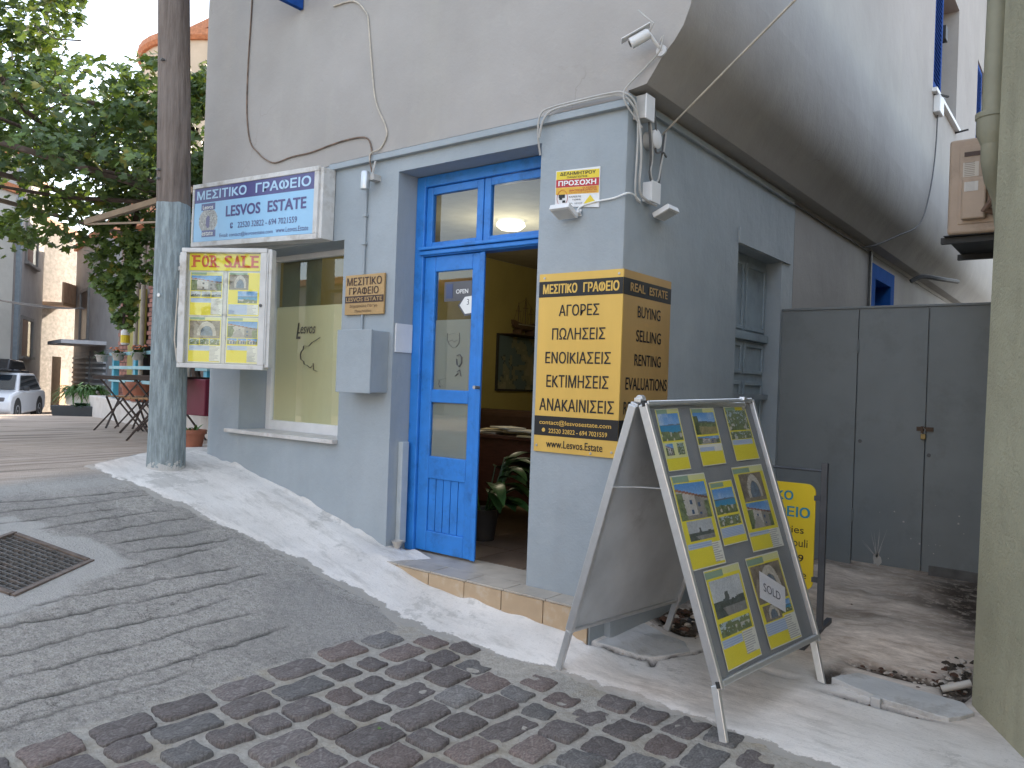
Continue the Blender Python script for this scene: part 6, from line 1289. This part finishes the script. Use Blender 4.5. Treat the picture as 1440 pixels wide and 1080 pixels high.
def leaf_verts(c, s, rs_):
    a = rs_.uniform(0, 6.28); n_ = Vector((rs_.gauss(.25,.55), rs_.gauss(-.25,.55), rs_.uniform(.15,1.1))).normalized(); u_ = n_.orthogonal().normalized(); u_.rotate(Matrix.Rotation(a, 3, n_)); v_ = n_.cross(u_)
    cv = rs_.uniform(-.2,.35)
    return [c+n_*(s*.10)]+[c+u_*(x*s)+v_*(y*s)-n_*(cv*s*(x*x+y*y)) for x, y in LOUT]
NLO = len(LOUT); LF_ = [(0, 1+k, 1+(k+1) % NLO) for k in range(NLO)]
# clusters: centre, radii, count, share of paler leaves, raised low down to paint in backlight
CL = [((-9.6,3.0,2.6),(1.5,1.2,.55),1350,.22),((-10.2,4.2,3.15),(1.6,1.1,.55),1350,.22),((-9.0,4.7,2.65),(1.2,.9,.60),1200,.22),((-8.3,5.0,2.7),(.95,.7,.62),1000,.12),((-11.0,3.2,3.6),(1.3,1.2,.60),1100,.22),((-10.4,3.4,4.3),(1.0,.9,.5),900,.12),
      ((-9.2,3.6,2.15),(1.5,1.2,.25),800,.35),((-9.9,5.0,2.3),(1.6,.8,.35),800,.35),((-8.2,5.2,2.2),(.8,.6,.35),480,.3),((-8.2,5.05,3.15),(.7,.5,.3),260,.4),
      ((-10.3,4.0,1.75),(.8,.5,.30),260,.6),((-10.0,4.65,1.45),(.38,.3,.55),420,.65),((-9.9,4.75,.85),(.16,.16,.38),130,.7),((-9.4,4.85,1.45),(.35,.3,.40),280,.6),((-9.0,5.0,1.3),(.3,.3,.5),200,.6),((-11.2,3.7,1.65),(.55,.4,.28),200,.6),
      ((-8.9,5.1,1.75),(.9,.5,.3),380,.6),((-11.0,3.5,1.15),(.08,.08,.25),12,.7),((-8.0,5.3,1.6),(.5,.5,.5),240,.4),((-8.9,4.5,3.22),(.75,.5,.42),420,.2),((-8.2,5.0,3.3),(.4,.35,.35),160,.2),((-11.6,3.1,2.6),(1.0,.9,.6),600,.1),((-9.9,3.5,4.0),(.55,.5,.7),380,.1)]
vine = thing('grapevine', 'big leafy grapevine sprawling over the pergola at upper left', 'vine', (-9.8, 4.3, -.46))
rs = random.Random(77); allL = []
for c, r_, n_, lt in CL:
    for _ in range(int(n_*1.5)):
        while True:
            q = Vector((rs.uniform(-1,1), rs.uniform(-1,1), rs.uniform(-1,1)))
            if q.length < 1: break
        q = q.normalized()*(q.length**.55); p = Vector((c[0]+q.x*r_[0], c[1]+q.y*r_[1], c[2]+q.z*r_[2]))
        nn_ = noise.noise(p*1.7); 
        if nn_ < -.10 and rs.random() < .85: continue
        k = 2 if rs.random() < .05 else (1 if rs.random() < lt*(1+nn_) else 0); allL.append((p, rs.uniform(.05,.125), k))
allL.sort(key=lambda t: t[0].length/t[1])
for p, s_, k in allL[:300]:
    m_ = MB(); m_.add([v-p for v in leaf_verts(p, s_, rs)], LF_)
    o = obj('leaf', m_, VL[k], vine, local=True); o.location = p-Vector((-9.8,4.3,-.46))
mm = MB()
for p, s_, k in allL[300:]: mm.add(leaf_verts(p, s_, rs), LF_, k)
o = obj('foliage', mm, VL, vine); o['kind'] = 'stuff'
VW = mat('vine_wood', (.075,.055,.045), .9, .3, 12, .4)
def branch(pts, r0_, r1_, name='branch'):
    P_ = [Vector(q)+Vector((rs.uniform(-.05,.05), rs.uniform(-.05,.05), rs.uniform(-.04,.04))) for q in pts]; obj(name, MB().tube(P_, [r0_+(r1_-r0_)*i/(len(P_)-1) for i in range(len(P_))], 8), VW, vine, smooth=True)
branch([(-9.15,5.35,-.46),(-9.2,5.3,.3),(-9.1,5.25,1.1),(-9.2,5.2,1.9),(-9.6,4.9,2.3),(-10.2,4.4,2.6),(-10.9,3.9,2.9)], .06, .03, 'trunk')
for pts in ([(-9.2,5.2,1.9),(-8.8,4.9,2.2),(-8.5,4.7,2.6),(-8.3,4.6,3.1)], [(-9.6,4.9,2.3),(-9.3,4.2,2.4),(-8.9,3.4,2.4),(-8.7,2.7,2.5)], [(-10.2,4.4,2.6),(-9.9,3.6,2.9),(-9.5,3.0,3.3),(-9.3,2.5,3.6)], [(-8.6,4.9,2.9),(-9.2,4.3,3.05),(-10,3.6,3.25),(-10.8,3.0,3.6)], [(-8.3,5.0,1.95),(-8.9,4.6,2.0),(-9.8,3.9,2.05),(-10.8,3.2,2.2)],
            [(-8.0,5.1,2.1),(-8.3,4.4,2.05),(-8.8,3.4,2.15)], [(-9.9,4.9,2.2),(-9.95,4.8,1.6),(-9.9,4.75,1.0),(-9.85,4.75,.6)], [(-9.3,5.1,2.0),(-9.25,5.0,1.5),(-9.1,5.0,1.0)]): branch(pts, .04, .015)
for _ in range(26):
    a = Vector((rs.uniform(-11,-8.2), rs.uniform(3,5.2), rs.uniform(1.9,3.4))); b = a+Vector((rs.uniform(-.8,.8), rs.uniform(-.6,.6), rs.uniform(-.8,.5))); branch([a, (a+b)/2+Vector((0,0,-.1)), b], .009, .004, 'tendril')
mb = MB()
for _ in range(5):
    c = Vector((rs.uniform(-9.8,-9.0), rs.uniform(3.3,4.0), rs.uniform(3.0,3.4)))
    for k in range(22): q = Vector((rs.gauss(0,.03), rs.gauss(0,.03), rs.uniform(-.12,0))); rock(mb, c+q, .012, rs)
obj('grape_bunch', mb, mat('dark_grape', (.02,.012,.03), .4), vine)['kind'] = 'stuff'

# ================================================================ the other side of the street (shades the lane, seen in the glass)
OPW = mat('opposite_cream_wall', (.55,.47,.36), .8, .08, 1.5, .1)
def opp(label, x0, x1, y1, y0, z1, m):
    t = thing('opposite_house', label, 'building', ((x0+x1)/2, (y0+y1)/2, -1.8))
    obj('wall', MB().box(x0, x1, y0, y1, -2.6, z1), m, t); obj('roof', MB().box(x0-.3, x1+.3, y0-.3, y1+.3, z1, z1+.2), TERR, t)
    x = x0+1.2
    while x < x1-1.5:
        for z in (-.6, 2.3):
            if z+1.5 < z1:
                f = obj('window', MB().box(x-.08, x+1.08, y1+.002, y1+.06, z-.08, z).box(x-.08, x+1.08, y1+.002, y1+.06, z+1.4, z+1.48).box(x-.08, x, y1+.002, y1+.06, z, z+1.4).box(x+1, x+1.08, y1+.002, y1+.06, z, z+1.4), GST, t)
                obj('pane', MB().box(x, x+1, y1+.002, y1+.02, z, z+1.4), mat('far_window_dark', (.07,.06,.06), .3), f)
        x += 2.6
    return t
opp('cream house across the lane, behind the photographer', -4, 14, -9.0, -15, 3.6, OPW)
opp('pale stone house across the lane further up the street', -16.5, -6.2, -10.0, -16, 3.0, PALE)
opp('long grey house across the lane at the top of the street', -44, -18, -8, -14, 3.0, STU)
# garden bushes opposite that show in the glass
rs = random.Random(15); mbt = MB(); tr_ = thing('roadside_tree', 'leafy tree across the lane beside the cream house', 'tree', (-7.0, -5.4, -1.1))
obj('trunk', MB().tube([(-7.0,-5.4,-1.3),(-7.05,-5.4,.6),(-7.0,-5.35,2.2)], [.13,.10,.05], 10), VW, tr_, smooth=True)
for _ in range(2600):
    q = Vector((rs.gauss(0,.75), rs.gauss(0,.6), rs.gauss(0,.7))); p = Vector((-7.0,-5.3,2.2))+q; mbt.add(leaf_verts(p, .13, rs), LF_, 1 if rs.random() < .4 else 0)
obj('crown', mbt, VL, tr_)
